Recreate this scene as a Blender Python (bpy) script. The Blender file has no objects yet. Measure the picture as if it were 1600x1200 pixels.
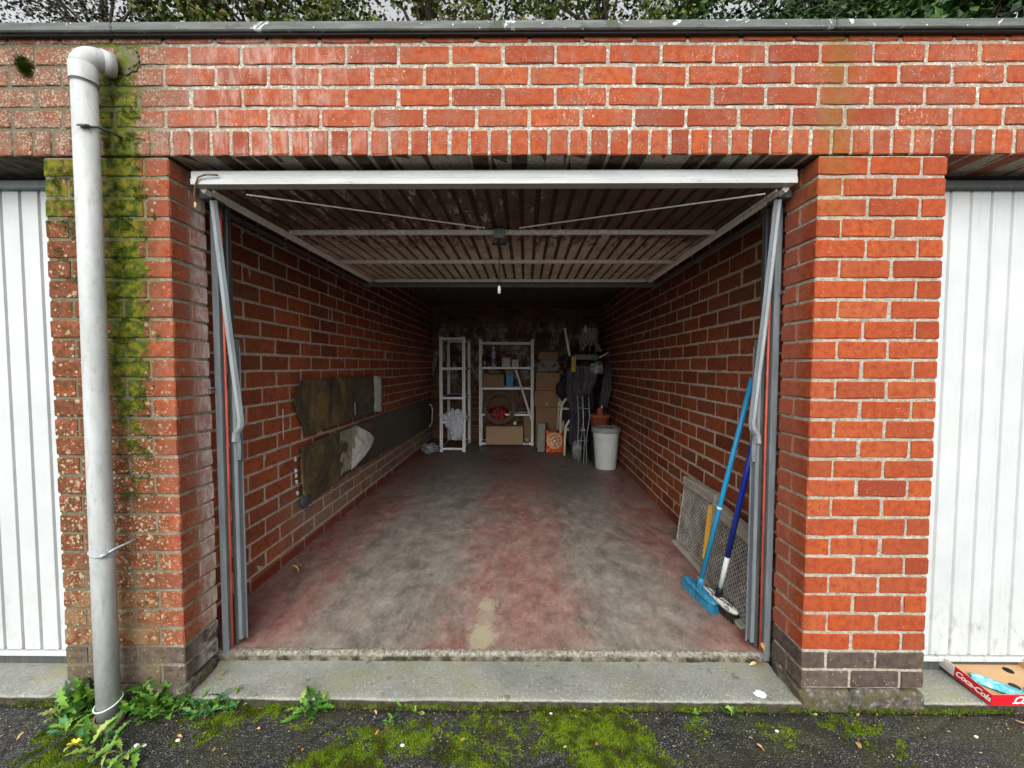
import bpy, bmesh, math, random
from mathutils import Vector, Matrix, Euler, noise as mn
import numpy as np
R_ = math.radians
random.seed(7)
S = bpy.context.scene
COL = S.collection

# ------------------------------------------------------------------ camera, world, sun, exposure
cd = bpy.data.cameras.new('camera'); cam = bpy.data.objects.new('camera', cd); COL.objects.link(cam)
cd.sensor_width = 36; cd.lens = 14.4; cd.clip_start = .02; cd.clip_end = 400
r = Vector((0.99996911, 0.00767435, 0.00169837)); u = Vector((-0.00203272, 0.04377175, 0.99903949)); f = Vector((-0.00759264, 0.99901208, -0.043786))
mw = Matrix.Identity(4)
for i in range(3): mw[i][0] = r[i]; mw[i][1] = u[i]; mw[i][2] = -f[i]
mw.translation = Vector((0, -1.6091, 1.3008)); cam.matrix_world = mw
S.camera = cam
SUN_EL, SUN_AZ = 40, 186     # azimuth: direction towards the sun, clockwise from +Y
W = bpy.data.worlds.new('World'); S.world = W; W.use_nodes = True
nt = W.node_tree; nt.nodes.clear()
sky = nt.nodes.new('ShaderNodeTexSky'); sky.sky_type = 'NISHITA'; sky.sun_disc = False
sky.sun_elevation = R_(SUN_EL); sky.sun_rotation = R_(SUN_AZ); sky.air_density = 1.0; sky.dust_density = 3.0; sky.ozone_density = 1.0
hs = nt.nodes.new('ShaderNodeHueSaturation'); hs.inputs['Saturation'].default_value = .10
bg = nt.nodes.new('ShaderNodeBackground'); bg.inputs['Strength'].default_value = .15
wo = nt.nodes.new('ShaderNodeOutputWorld')
nt.links.new(sky.outputs[0], hs.inputs['Color']); nt.links.new(hs.outputs[0], bg.inputs[0]); nt.links.new(bg.outputs[0], wo.inputs[0])
sl = bpy.data.lights.new('sun', 'SUN'); sl.energy = 1.1; sl.angle = R_(70); sl.color = (1, .97, .93)
so = bpy.data.objects.new('sun', sl); COL.objects.link(so)
az, el = R_(SUN_AZ), R_(SUN_EL)
sd = Vector((math.sin(az)*math.cos(el), math.cos(az)*math.cos(el), math.sin(el)))
so.rotation_euler = sd.to_track_quat('Z', 'Y').to_euler(); so.location = sd*20
vs = S.view_settings
vs.view_transform = 'Standard'; vs.look = 'None'; vs.exposure = 0.90; vs.gamma = 1; vs.use_curve_mapping = False

S.cycles.max_bounces = 12; S.cycles.diffuse_bounces = 8
# ------------------------------------------------------------------ node helpers
class G:
    def __init__(s, name, rough=.8, spec=.3, metal=0):
        s.m = bpy.data.materials.new(name); s.m.use_nodes = True; s.t = s.m.node_tree
        s.b = s.t.nodes['Principled BSDF']; s.b.inputs['Roughness'].default_value = rough
        s.b.inputs['Specular IOR Level'].default_value = spec; s.b.inputs['Metallic'].default_value = metal
        s.g = s.t.nodes.new('ShaderNodeNewGeometry'); s.P = s.g.outputs['Position']
        s.tc = s.t.nodes.new('ShaderNodeTexCoord'); s.O = s.tc.outputs['Object']
        sp = s.t.nodes.new('ShaderNodeSeparateXYZ'); s.t.links.new(s.P, sp.inputs[0]); s.X, s.Y, s.Z = sp.outputs
    def _in(s, sock, v):
        if isinstance(v, bpy.types.NodeSocket): s.t.links.new(v, sock)
        elif v is not None:
            if sock.type == 'RGBA' and not isinstance(v, (int, float)): v = (*v, 1)[:4]
            sock.default_value = v
    def noise(s, sc, det=4, vec=None, rough=.6, dist=0, sc3=None):
        n = s.t.nodes.new('ShaderNodeTexNoise'); n.inputs['Scale'].default_value = sc; n.inputs['Detail'].default_value = det
        n.inputs['Roughness'].default_value = rough; n.inputs['Distortion'].default_value = dist
        v = vec or s.P
        if sc3:
            mp = s.t.nodes.new('ShaderNodeMapping'); mp.inputs['Scale'].default_value = sc3; s.t.links.new(v, mp.inputs[0]); v = mp.outputs[0]
        s.t.links.new(v, n.inputs['Vector']); return n.outputs['Fac']
    def vor(s, sc, vec=None, out='Distance'):
        n = s.t.nodes.new('ShaderNodeTexVoronoi'); n.inputs['Scale'].default_value = sc; s.t.links.new(vec or s.P, n.inputs['Vector'])
        return n.outputs[out], n.outputs['Color']
    def ma(s, op, a, b=None, c=None, clamp=False):
        n = s.t.nodes.new('ShaderNodeMath'); n.operation = op; n.use_clamp = clamp
        s._in(n.inputs[0], a); s._in(n.inputs[1], b)
        if c is not None: s._in(n.inputs[2], c)
        return n.outputs[0]
    def mul(s, a, b): return s.ma('MULTIPLY', a, b)
    def add(s, a, b, clamp=False): return s.ma('ADD', a, b, clamp=clamp)
    def rg(s, v, a, b, lo=0, hi=1, smooth=True):
        n = s.t.nodes.new('ShaderNodeMapRange'); n.interpolation_type = 'SMOOTHSTEP' if smooth else 'LINEAR'
        s._in(n.inputs[0], v); n.inputs[1].default_value = a; n.inputs[2].default_value = b; n.inputs[3].default_value = lo; n.inputs[4].default_value = hi
        return n.outputs[0]
    def bump_band(s, v, c, w):      # 1 at c, falling to 0 at distance w
        return s.rg(s.ma('ABSOLUTE', s.ma('SUBTRACT', v, c)), 0, w, 1, 0)
    def mix(s, fac, a, b, mode='MIX'):
        n = s.t.nodes.new('ShaderNodeMix'); n.data_type = 'RGBA'; n.blend_type = mode
        s._in(n.inputs[0], fac); s._in(n.inputs[6], a); s._in(n.inputs[7], b); return n.outputs[2]
    def ramp(s, v, stops, const=False):
        n = s.t.nodes.new('ShaderNodeValToRGB'); e = n.color_ramp.elements
        if const: n.color_ramp.interpolation = 'CONSTANT'
        while len(e) < len(stops): e.new(.5)
        for q, (p, c) in zip(e, stops): q.position = p; q.color = (*c, 1)
        s._in(n.inputs[0], v); return n.outputs[0]
    def sep(s, c):
        n = s.t.nodes.new('ShaderNodeSeparateColor'); s.t.links.new(c, n.inputs[0]); return n.outputs
    def rnd(s):
        oi = s.t.nodes.new('ShaderNodeObjectInfo')
        return s.ma('FRACT', s.add(oi.outputs['Random'], s.g.outputs['Random Per Island']))
    def col(s, c): s._in(s.b.inputs['Base Color'], c); return s
    def rough(s, c): s._in(s.b.inputs['Roughness'], c); return s
    def bump(s, h, strength=.5, dist=.01):
        n = s.t.nodes.new('ShaderNodeBump'); n.inputs['Strength'].default_value = strength; n.inputs['Distance'].default_value = dist
        s._in(n.inputs['Height'], h); s.t.links.new(n.outputs[0], s.b.inputs['Normal']); return s

def plain(name, c, rough=.6, spec=.3, metal=0, var=.25, sc=12, bump=.2, bsc=60):
    g = G(name, rough, spec, metal); n = g.noise(sc, 5)
    d = tuple(x*(1-var) for x in c); l = tuple(min(1, x*(1+var)) for x in c)
    g.col(g.ramp(n, [(.3, d), (.7, l)])); g.bump(g.noise(bsc, 4), bump, .002); return g.m

# ------------------------------------------------------------------ materials: front brickwork
def m_brick_front():
    g = G('weathered_red_brick', .88, .12)
    rn = g.rnd()
    base = g.ramp(rn, [(0, (.23, .042, .015)), (.15, (.35, .070, .018)), (.35, (.29, .060, .022)), (.5, (.40, .085, .020)), (.65, (.33, .062, .017)), (.8, (.37, .095, .032)), (.93, (.26, .055, .022)), (1, (.19, .040, .018))])
    n1 = g.noise(7, 4); n2 = g.noise(38, 5); n3 = g.noise(240, 3); n4 = g.noise(95, 4)
    c = g.mix(g.rg(n2, .35, .75), base, (.24, .038, .018))
    c = g.mix(g.mul(g.rg(n4, .5, .75), .45), c, (.44, .12, .045))
    c = g.mix(g.mul(g.rg(n3, .62, .72), .75), c, (.11, .03, .018))
    c = g.mix(g.mul(g.rg(g.noise(1, 7, sc3=(26, 26, 70), rough=.8), .60, .66), .55), c, (.14, .032, .016))
    c = g.mix(g.mul(g.rg(g.noise(3, 6, dist=.5), .48, .68), .35), c, (.20, .05, .025))
    left = g.rg(g.X, -.85, -1.5)
    up = g.rg(g.Z, 2.08, 2.16)
    # dull grey-brown weathering of the upper courses and of the left end
    dull = g.add(g.mul(up, g.add(.12, g.mul(g.rg(n1, .42, .62), .38))), g.mul(left, .5))
    dull = g.mul(dull, g.rg(g.noise(18, 4), .3, .6))
    c = g.mix(dull, c, (.21, .115, .08))
    # pink-white lime bloom in streaks
    eb = g.add(g.mul(g.noise(1, 8, sc3=(30, 30, 7), rough=.72), .6), g.mul(g.noise(5, 4), .4))
    reveal = g.mul(g.rg(g.Y, .05, .18), g.rg(g.X, -1.2, -1.33))
    rw = g.mul(g.rg(g.Y, .02, .1), .12)
    eff = g.add(g.mul(g.rg(eb, .53, .74), g.add(.16, g.mul(up, .26))), g.mul(reveal, g.rg(eb, .32, .58, .25, .9)))
    eff = g.add(eff, g.mul(g.mul(g.bump_band(g.X, -.95, .65), g.rg(g.Z, 2.06, 2.12)), g.rg(eb, .45, .60, 0, .62)), True)
    eff = g.ma('MAXIMUM', eff, rw)
    c = g.mix(eff, c, (.46, .30, .25))
    c = g.mix(g.mul(g.mul(g.rg(g.Y, .07, .16), g.rg(g.X, -1.25, -1.33)), g.rg(g.noise(1, 5, sc3=(34, 34, 14), rough=.75), .42, .58, .1, .8)), c, (.60, .54, .51))
    # white specks
    vd, vc = g.vor(150)
    sp = g.mul(g.rg(vd, .24, .12), g.rg(g.sep(vc)[0], .66, .70))
    sp = g.mul(sp, g.rg(g.add(n1, g.mul(up, .10)), .46, .62, .12, 1))
    c = g.mix(g.mul(sp, g.rg(g.sep(vc)[1], 0, 1, .3, 1)), c, (.62, .54, .45))
    wd, wc = g.vor(1, vec=g.P); 
    wk = g.mul(g.mul(g.rg(g.noise(1, 6, sc3=(110, 110, 60), rough=.8), .56, .64), g.rg(g.noise(5.5, 3), .52, .66)), up)
    c = g.mix(g.mul(wk, .9), c, (.66, .60, .54))
    # rusty-olive run under the coping joint
    st = g.mul(g.bump_band(g.add(g.X, g.mul(g.ma('SUBTRACT', n1, .5), .12)), 1.22, .11), g.rg(g.Z, 1.75, 2.15))
    c = g.mix(g.mul(st, .55), c, (.19, .095, .02))
    # brown grime on the left pier
    pier = g.rg(g.X, -1.25, -1.5)
    gr = g.mul(pier, g.rg(g.noise(20, 7, rough=.7), .34, .56))
    c = g.mix(g.mul(gr, .66), c, (.10, .038, .016))
    c = g.mix(g.mul(g.mul(g.rg(g.X, -1.36, -1.46), g.rg(g.Z, 2.1, 1.9)), g.rg(g.noise(55, 6, rough=.75), .48, .58, .1, .75)), c, (.055, .035, .012))
    # lichen: round cream spots on the left pier and the left end of the parapet
    for sc, th, a in ((26, .22, .60), (58, .30, .70), (110, .30, .6)):
        ld, lc = g.vor(sc, vec=g.P); 
        lw = g.add(g.rg(g.Z, 1.5, .25, .07, .40), g.mul(up, .14))
        q = g.mul(g.rg(g.add(ld, g.mul(g.ma('SUBTRACT', n4, .5), .8)), th+.06, th-.04), g.ma('LESS_THAN', g.sep(lc)[1], lw))
        c = g.mix(g.mul(g.mul(q, pier), a), c, (.42, .36, .25))
    kh = g.mul(g.mul(g.rg(g.X, -1.36, -1.56), g.rg(g.Z, .62, .25)), g.rg(g.noise(16, 5), .40, .55))
    c = g.mix(g.mul(kh, .62), c, (.23, .165, .085))
    upl = g.mul(g.rg(g.X, -1.15, -1.6), up)
    c = g.mix(g.mul(upl, g.rg(g.noise(12, 4), .35, .6, .1, .6)), c, (.17, .10, .07))
    c = g.mix(g.mul(g.mul(upl, g.rg(g.noise(120, 6, rough=.75), .52, .58)), g.rg(g.noise(9, 4), .38, .56, .25, .9)), c, (.42, .38, .29))
    # moss film
    mx = g.ma('MAXIMUM', g.mul(g.bump_band(g.X, -1.53, .19), g.mul(g.rg(g.Z, .55, 1.5, .35, 1), g.rg(g.Z, 2.50, 2.36))),
              g.mul(g.mul(g.rg(g.X, -1.35, -1.62), g.rg(g.Z, 1.55, 2.0)), g.mul(g.rg(g.Z, 2.115, 2.09), .80)))
    mm = g.rg(g.add(g.mul(mx, .52), g.mul(g.noise(14, 9, rough=.80), 1.15)), .84, .97)
    mc = g.ramp(g.noise(30, 4), [(.33, (.012, .026, .003)), (.47, (.045, .075, .005)), (.57, (.12, .13, .008)), (.66, (.19, .14, .012)), (.78, (.17, .08, .015))])
    c = g.mix(g.mul(mm, .92), c, mc)
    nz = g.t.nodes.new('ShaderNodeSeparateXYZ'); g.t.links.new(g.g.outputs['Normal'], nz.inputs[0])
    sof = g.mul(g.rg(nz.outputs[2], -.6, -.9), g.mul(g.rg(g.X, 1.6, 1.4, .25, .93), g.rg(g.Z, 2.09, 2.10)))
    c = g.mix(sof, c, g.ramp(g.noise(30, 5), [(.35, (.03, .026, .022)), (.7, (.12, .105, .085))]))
    g.col(c); g.rough(g.rg(n2, .3, .7, .62, .95))
    h = g.add(g.mul(n3, .35), g.add(g.mul(n4, .6), g.mul(mm, g.mul(g.noise(300, 3), .8))))
    g.bump(h, .55, .004); return g.m
def m_brick_dark():
    g = G('dark_base_brick', .85, .25)
    c = g.ramp(g.rnd(), [(0, (.05, .034, .029)), (.5, (.075, .052, .043)), (1, (.11, .082, .06))])
    n = g.noise(45, 5)
    c = g.mix(g.rg(n, .45, .7), c, (.055, .035, .03))
    lf = g.rg(g.X, -1.1, -1.3)
    c = g.mix(g.mul(g.rg(g.noise(30, 5), .42, .62), g.add(.25, g.mul(lf, .25))), c, (.17, .145, .105))
    c = g.mix(g.mul(g.rg(g.noise(5, 4), .5, .7), .5), c, (.17, .13, .05))
    vd, vc = g.vor(120); c = g.mix(g.mul(g.rg(vd, .3, .18), g.rg(g.sep(vc)[0], .9, .93)), c, (.4, .38, .34))
    rv = g.mul(g.mul(lf, g.rg(g.Y, .03, .14)), g.rg(g.noise(14, 4), .38, .6))
    c = g.mix(g.mul(rv, .7), c, (.52, .47, .44))
    g.col(c); g.bump(g.noise(180, 4), .6, .004); return g.m
def m_mortar_front():
    g = G('pale_mortar', .95, .15)
    n = g.noise(70, 5); n1 = g.noise(6, 4)
    c = g.ramp(n, [(.3, (.22, .195, .15)), (.5, (.36, .325, .265)), (.7, (.48, .445, .375))])
    up = g.rg(g.Z, 2.08, 2.16)
    c = g.mix(g.mul(g.rg(g.noise(11, 5), .5, .66), .5), c, (.44, .36, .20))
    c = g.mix(g.mul(g.rg(g.noise(100, 5), .56, .62), g.add(.25, g.mul(up, .55))), c, (.72, .70, .64))
    c = g.mix(g.mul(g.rg(n1, .52, .7), .4), c, (.27, .24, .17))
    lf = g.rg(g.X, -1.2, -1.5)
    c = g.mix(g.mul(lf, .85), c, (.115, .10, .058))
    c = g.mix(g.mul(g.mul(g.bump_band(g.X, -1.52, .2), g.rg(g.Z, 1.0, 1.5)), g.rg(g.noise(25, 4), .4, .55)), c, (.10, .13, .015))
    c = g.mix(g.mul(g.bump_band(g.X, 1.22, .1), g.mul(g.rg(g.Z, 1.9, 2.15), .5)), c, (.24, .19, .07))
    g.col(c); g.bump(g.add(g.noise(160, 4), g.mul(g.noise(40, 3), .7)), .9, .007); return g.m
def m_brick_in(name, dark, lefty):
    g = G(name, .9, .15)
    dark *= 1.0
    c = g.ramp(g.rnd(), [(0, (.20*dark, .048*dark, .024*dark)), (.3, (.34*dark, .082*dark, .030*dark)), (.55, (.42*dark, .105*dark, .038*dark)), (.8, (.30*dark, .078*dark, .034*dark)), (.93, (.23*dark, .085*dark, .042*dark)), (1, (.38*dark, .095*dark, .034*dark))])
    n = g.noise(30, 5); n3 = g.noise(200, 3)
    c = g.mix(g.mul(g.rg(n, .42, .68), .6), c, (.13*dark, .045*dark, .026*dark))
    c = g.mix(g.mul(g.rg(g.noise(9, 5), .56, .72), .45), c, (.24*dark, .17*dark, .12*dark))
    c = g.mix(g.mul(g.rg(n3, .62, .7), .6), c, (.06, .022, .014))
    if lefty:
        # dusty grey splash zone, and brick colour darker high up on the left wall
        band = g.mul(g.mul(g.rg(g.add(g.Z, g.mul(g.ma('SUBTRACT', g.noise(3, 3), .5), .3)), .52, .34), g.rg(g.Y, .75, 1.5)), .85)
        c = g.mix(g.mul(band, g.rg(g.noise(12, 4), .25, .6, .5, 1)), c, (.24, .19, .14))
        c = g.mix(g.mul(g.rg(g.noise(2.2, 6), .48, .66), .5), c, (.13, .055, .032))
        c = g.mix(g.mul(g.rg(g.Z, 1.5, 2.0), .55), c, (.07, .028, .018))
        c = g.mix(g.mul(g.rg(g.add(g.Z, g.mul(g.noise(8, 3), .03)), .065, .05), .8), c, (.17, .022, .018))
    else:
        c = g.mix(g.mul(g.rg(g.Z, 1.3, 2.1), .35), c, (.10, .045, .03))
    g.col(c); g.bump(g.add(n3, g.noise(80, 4)), .5, .004); return g.m
def m_mortar_in(name, c0):
    g = G(name, .95, .1)
    c = g.ramp(g.noise(50, 5), [(.3, tuple(x*.55 for x in c0)), (.7, tuple(x*1.15 for x in c0))])
    c = g.mix(g.mul(g.rg(g.noise(4, 4), .48, .7), .6), c, tuple(x*.5 for x in c0))
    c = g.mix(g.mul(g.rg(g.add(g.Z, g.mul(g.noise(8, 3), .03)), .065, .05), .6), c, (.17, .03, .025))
    g.col(c); g.bump(g.noise(150, 4), .8, .006); return g.m
def m_brick_back():
    g = G('limewashed_dark_brick', .9, .15)
    c = g.ramp(g.rnd(), [(0, (.07, .03, .02)), (.5, (.11, .045, .03)), (1, (.15, .07, .045))])
    w = g.mul(g.rg(g.noise(1, 6, sc3=(7, 7, 3.5), rough=.7), .46, .6), g.mul(g.rg(g.Z, 2.15, 1.9), g.rg(g.Z, .7, 1.2)))
    c = g.mix(g.mul(w, .8), c, (.34, .32, .26)); g.col(c); g.bump(g.noise(70, 5), .6, .006); return g.m
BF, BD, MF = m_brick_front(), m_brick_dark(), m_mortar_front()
BL, BR = m_brick_in('red_inner_brick', 1.12, True), m_brick_in('brown_red_inner_brick', .74, False)
ML, MR = m_mortar_in('grey_inner_mortar', (.56, .49, .41)), m_mortar_in('tan_inner_mortar', (.56, .46, .35))
BB, MB_ = m_brick_back(), m_mortar_in('dark_inner_mortar', (.16, .13, .10))

def m_floor():
    g = G('worn_red_painted_concrete', .6, .3)
    n1 = g.noise(1.6, 8, rough=.62, dist=.4); n2 = g.noise(5.5, 11, rough=.80, dist=.0); n3 = g.noise(70, 6, rough=.7)
    ns = g.noise(1, 10, sc3=(12, 7, 1), rough=.82, dist=.15); nd = g.noise(1, 8, sc3=(11, 5, 1), rough=.75, dist=1.2)
    conc = g.ramp(g.add(g.mul(n2, .5), g.mul(ns, .5)), [(.38, (.11, .094, .076)), (.5, (.205, .18, .15)), (.63, (.32, .295, .25))])
    xs = g.ma('SUBTRACT', g.X, g.mul(g.Y, .0225))
    red = g.add(g.mul(n1, .65), g.add(g.mul(ns, .22), g.mul(nd, .30)))
    bias = g.mul(g.bump_band(xs, .0, .62), .26)
    bias = g.add(bias, g.mul(g.rg(xs, -.98, -1.3), .26))
    bias = g.add(bias, g.mul(g.rg(xs, .75, 1.1), .24))
    bias = g.ma('SUBTRACT', bias, g.mul(g.bump_band(xs, -.70, .36), .12))
    bias = g.ma('SUBTRACT', bias, g.mul(g.bump_band(xs, .56, .26), .10))
    m = g.rg(g.add(red, bias), .55, .80)
    rc = g.ramp(g.add(g.mul(n2, .5), g.mul(ns, .5)), [(.38, (.14, .062, .05)), (.5, (.255, .128, .107)), (.63, (.36, .22, .185))])
    c = g.mix(g.mul(m, g.rg(g.noise(1, 6, sc3=(3, 1.6, 1)), .35, .6, .45, .95)), conc, rc)
    # sharp-edged remains of deep-red paint
    flake = g.rg(g.noise(1, 9, sc3=(5, 4, 1), rough=.82, dist=.8), .56, .59)
    c = g.mix(g.mul(g.mul(flake, m), .55), c, (.21, .05, .04))
    bare = g.rg(g.noise(1, 9, sc3=(7, 5, 1), rough=.82, dist=1), .575, .60)
    c = g.mix(g.mul(bare, .35), c, (.30, .27, .225))
    edge = g.mul(g.rg(g.add(g.Y, g.mul(g.noise(9, 6), .05)), .268, .262), g.rg(g.noise(4, 4), .44, .50))
    edge = g.add(edge, g.mul(g.mul(g.rg(xs, -1.25, -1.5), g.rg(g.noise(3.5, 9, rough=.75), .50, .54)), .8), True)
    c = g.mix(g.mul(edge, .7), c, (.18, .032, .026))
    for (cx, cy, rx, ry, a) in ((-.16, .33, .075, .10, .75), (-.15, .60, .06, .06, .6), (-.15, .47, .05, .2, .35)):
        d = g.ma('SQRT', g.add(g.ma('POWER', g.ma('DIVIDE', g.ma('SUBTRACT', g.X, cx), rx), 2), g.ma('POWER', g.ma('DIVIDE', g.ma('SUBTRACT', g.Y, cy), ry), 2)))
        c = g.mix(g.mul(g.rg(g.add(d, g.mul(g.ma('SUBTRACT', g.noise(18, 8, rough=.75), .5), 2.4)), 1.2, .6), a), c, (.36, .33, .215))
    # oil and tyre grime
    dk = g.mul(g.rg(g.noise(1, 9, sc3=(3.4, 1.5, 1), rough=.82, dist=.5), .50, .62), .8)
    dk = g.add(dk, g.mul(g.mul(g.bump_band(g.X, .55, .45), g.bump_band(g.Y, 3.0, 1.0)), g.rg(n2, .35, .6)), True)
    c = g.mix(g.mul(dk, .55), c, (.055, .047, .04))
    c = g.mix(g.mul(g.mul(g.bump_band(g.X, -.1, .35), g.bump_band(g.Y, 4.2, .6)), g.rg(n2, .4, .55, .2, .8)), c, (.12, .03, .022))
    c = g.mix(g.mul(g.rg(g.noise(1, 4, sc3=(34, 22, 1), rough=.6), .68, .70), .6), c, (.05, .035, .03))
    c = g.mix(g.mul(g.rg(g.Y, 2.2, 5.0), .30), c, (.10, .065, .052))  # floor colour darkened towards the back, standing in for fading light
    vd, vc = g.vor(60); c = g.mix(g.mul(g.rg(vd, .16, .10), g.rg(g.sep(vc)[0], .88, .90)), c, (.58, .55, .5))
    for a3, th in (((90, 7, 1), .64), ((12, 70, 1), .67)):
        sc = g.noise(1, 9, sc3=a3, rough=.85, dist=.4); c = g.mix(g.mul(g.rg(sc, th, th+.02), .35), c, (.40, .36, .30))
    g.col(c); g.rough(g.rg(n2, .3, .7, .32, .7)); g.bump(g.add(n2, g.mul(n3, .5)), .3, .005); return g.m
def m_slab():
    g = G('worn_pale_concrete', .75, .3)
    n1 = g.noise(4, 5); n3 = g.noise(70, 5)
    c = g.ramp(g.add(g.mul(n1, .6), g.mul(n3, .4)), [(.3, (.12, .122, .10)), (.5, (.215, .22, .19)), (.7, (.31, .315, .29))])
    c = g.mix(g.mul(g.rg(g.noise(3.1, 4), .5, .68), .6), c, (.24, .24, .13))
    fr = g.rg(g.Y, .12, 0)
    vd, vc = g.vor(170); q = g.mul(g.rg(vd, .34, .2), g.ma('LESS_THAN', g.sep(vc)[0], g.add(.08, g.mul(fr, .26))))
    c = g.mix(q, c, (.60, .60, .58))
    c = g.mix(g.mul(g.rg(g.Y, .012, .002), g.rg(g.noise(30, 5), .4, .6, .0, .2)), c, (.42, .41, .39))
    vd, vc = g.vor(120); c = g.mix(g.mul(g.rg(vd, .25, .15), g.rg(g.sep(vc)[0], .90, .92)), c, (.05, .05, .045))
    c = g.mix(g.mul(g.rg(g.noise(14, 5), .62, .70), .6), c, (.08, .085, .045))
    c = g.mix(g.rg(g.Z, -.0605, -.066), c, g.ramp(g.noise(40, 5), [(.4, (.018, .017, .008)), (.65, (.055, .05, .028))]))
    g.col(c); g.bump(g.add(n3, g.noise(20, 4)), .5, .005); return g.m
def m_lip():
    g = G('rough_concrete_edge', .9, .2)
    n = g.noise(60, 6, rough=.75)
    c = g.ramp(n, [(.32, (.05, .045, .03)), (.46, (.17, .155, .12)), (.62, (.34, .325, .28))])
    c = g.mix(g.rg(g.Z, -.026, -.040), c, g.ramp(g.noise(25, 5), [(.4, (.03, .028, .015)), (.65, (.20, .18, .13))]))
    g.col(c); g.bump(g.noise(110, 5), 1, .008); return g.m
def m_asphalt():
    g = G('wet_dark_asphalt', .55, .45)
    vd, vc = g.vor(210); n1 = g.noise(3.2, 6); n2 = g.noise(25, 5)
    c = g.ramp(g.sep(vc)[0], [(0, (.008, .008, .008)), (.6, (.024, .024, .023)), (.88, (.055, .055, .052)), (1, (.17, .17, .16))])
    c = g.mix(g.mul(g.rg(n1, .42, .62), .7), c, (.036, .040, .012))
    c = g.mix(g.mul(g.rg(n2, .58, .72), .5), c, (.075, .072, .045))
    c = g.mix(g.mul(g.rg(g.noise(5, 4), .56, .66), .55), c, (.012, .012, .012))
    g.col(c); g.rough(g.rg(n2, .3, .7, .35, .8)); g.bump(g.add(g.mul(vd, .8), g.noise(60, 5)), .9, .006); return g.m
def m_moss():
    g = G('green_moss', .95, .1)
    c = g.ramp(g.noise(13, 5), [(.3, (.04, .045, .006)), (.44, (.075, .10, .006)), (.54, (.15, .25, .007)), (.64, (.21, .30, .010)), (.78, (.20, .17, .03))])
    c = g.mix(g.mul(g.noise(300, 2), .3), c, (.05, .05, .008))
    g.col(c); return g.m
def m_door(name, dirt):
    g = G(name, .42, .4)
    c = g.ramp(g.noise(5, 4), [(.3, (.455, .48, .48)), (.7, (.52, .545, .54))])
    d = g.mul(g.rg(g.Z, .45, .0), g.rg(g.noise(1, 6, sc3=(30, 30, 12), rough=.75), .50, .68))
    c = g.mix(g.mul(d, dirt), c, (.30, .27, .21))
    c = g.mix(g.mul(g.rg(g.noise(1, 8, sc3=(40, 40, 2.2), rough=.8), .54, .66), .3*dirt), c, (.30, .30, .27))
    c = g.mix(g.mul(g.rg(g.noise(160, 4), .66, .72), dirt*.7), c, (.3, .28, .24))
    g.col(c); g.bump(g.noise(30, 3), .08, .003); return g.m
def m_door_under():
    g = G('stained_cream_steel', .7, .25)
    c = g.ramp(g.noise(9, 5), [(.3, (.48, .42, .33)), (.7, (.70, .64, .53))])
    bias = g.add(g.rg(g.Y, 1.3, .45, 0, .20), g.mul(g.rg(g.X, -.3, .9), g.rg(g.Y, .9, .5, 0, .12)))
    n = g.noise(1, 9, sc3=(24, 7, 7), rough=.85)
    m = g.rg(g.add(n, bias), .60, .66)
    c = g.mix(g.mul(m, .92), c, (.050, .022, .012))
    c = g.mix(g.mul(g.rg(g.noise(4, 7, rough=.75), .42, .62), .45), c, (.22, .14, .085))
    c = g.mix(g.mul(g.rg(g.Z, 2.036, 2.042), g.rg(g.noise(20, 5), .3, .5, .5, .95)), c, (.06, .035, .022))
    c = g.mix(g.mul(g.rg(g.noise(1, 6, sc3=(90, 55, 50), rough=.75), .60, .66), .8), c, (.05, .03, .02))
    g.col(c); g.bump(n, .2, .003); return g.m
def m_bar():
    g = G('white_painted_steel_rail', .4, .4)
    c = g.ramp(g.noise(1, 5, sc3=(3, 10, 40)), [(.3, (.38, .395, .385)), (.7, (.53, .55, .54))])
    c = g.mix(g.mul(g.rg(g.noise(1, 8, sc3=(25, 60, 60), rough=.82), .56, .64), .6), c, (.24, .22, .18))
    g.col(c); g.bump(g.noise(20, 3), .1, .003); return g.m
def m_galv(name, c0, c1):
    g = G(name, .5, .4, .25)
    c = g.ramp(g.noise(1, 5, sc3=(60, 60, 5), rough=.7), [(.3, c0), (.7, c1)])
    c = g.mix(g.mul(g.rg(g.noise(120, 5), .62, .68), .5), c, (.07, .07, .065))
    g.col(c); g.bump(g.noise(40, 3), .1, .002); return g.m
def m_pipe():
    g = G('grey_plastic_pipe', .5, .4)
    c = g.ramp(g.noise(1, 5, sc3=(20, 20, 5)), [(.3, (.35, .37, .365)), (.7, (.48, .50, .495))])
    c = g.mix(g.mul(g.rg(g.noise(1, 8, sc3=(50, 50, 16), rough=.82), .50, .62), .5), c, (.25, .25, .225))
    c = g.mix(g.mul(g.rg(g.noise(90, 5, rough=.8), .65, .69), .8), c, (.10, .10, .09))
    c = g.mix(g.mul(g.rg(g.Z, .12, -.07), g.rg(g.noise(26, 5), .4, .6, .0, .4)), c, (.24, .25, .15))
    g.col(c); g.bump(g.noise(50, 4), .12, .003); return g.m
def m_coping():
    g = G('grey_coping', .7, .35)
    n = g.noise(1, 6, sc3=(4, 30, 30), rough=.7)
    c = g.ramp(n, [(.3, (.06, .068, .062)), (.55, (.12, .13, .122)), (.75, (.20, .215, .20))])
    c = g.mix(g.rg(g.noise(14, 5, dist=.5), .63, .67), c, (.50, .53, .52))
    c = g.mix(g.mul(g.rg(g.noise(9, 4), .58, .66), .8), c, (.05, .06, .04))
    vd, vc = g.vor(60); c = g.mix(g.mul(g.rg(vd, .2, .12), g.rg(g.sep(vc)[0], .88, .9)), c, (.7, .7, .66))
    g.col(c); g.bump(g.noise(120, 5), .5, .004); return g.m
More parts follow.
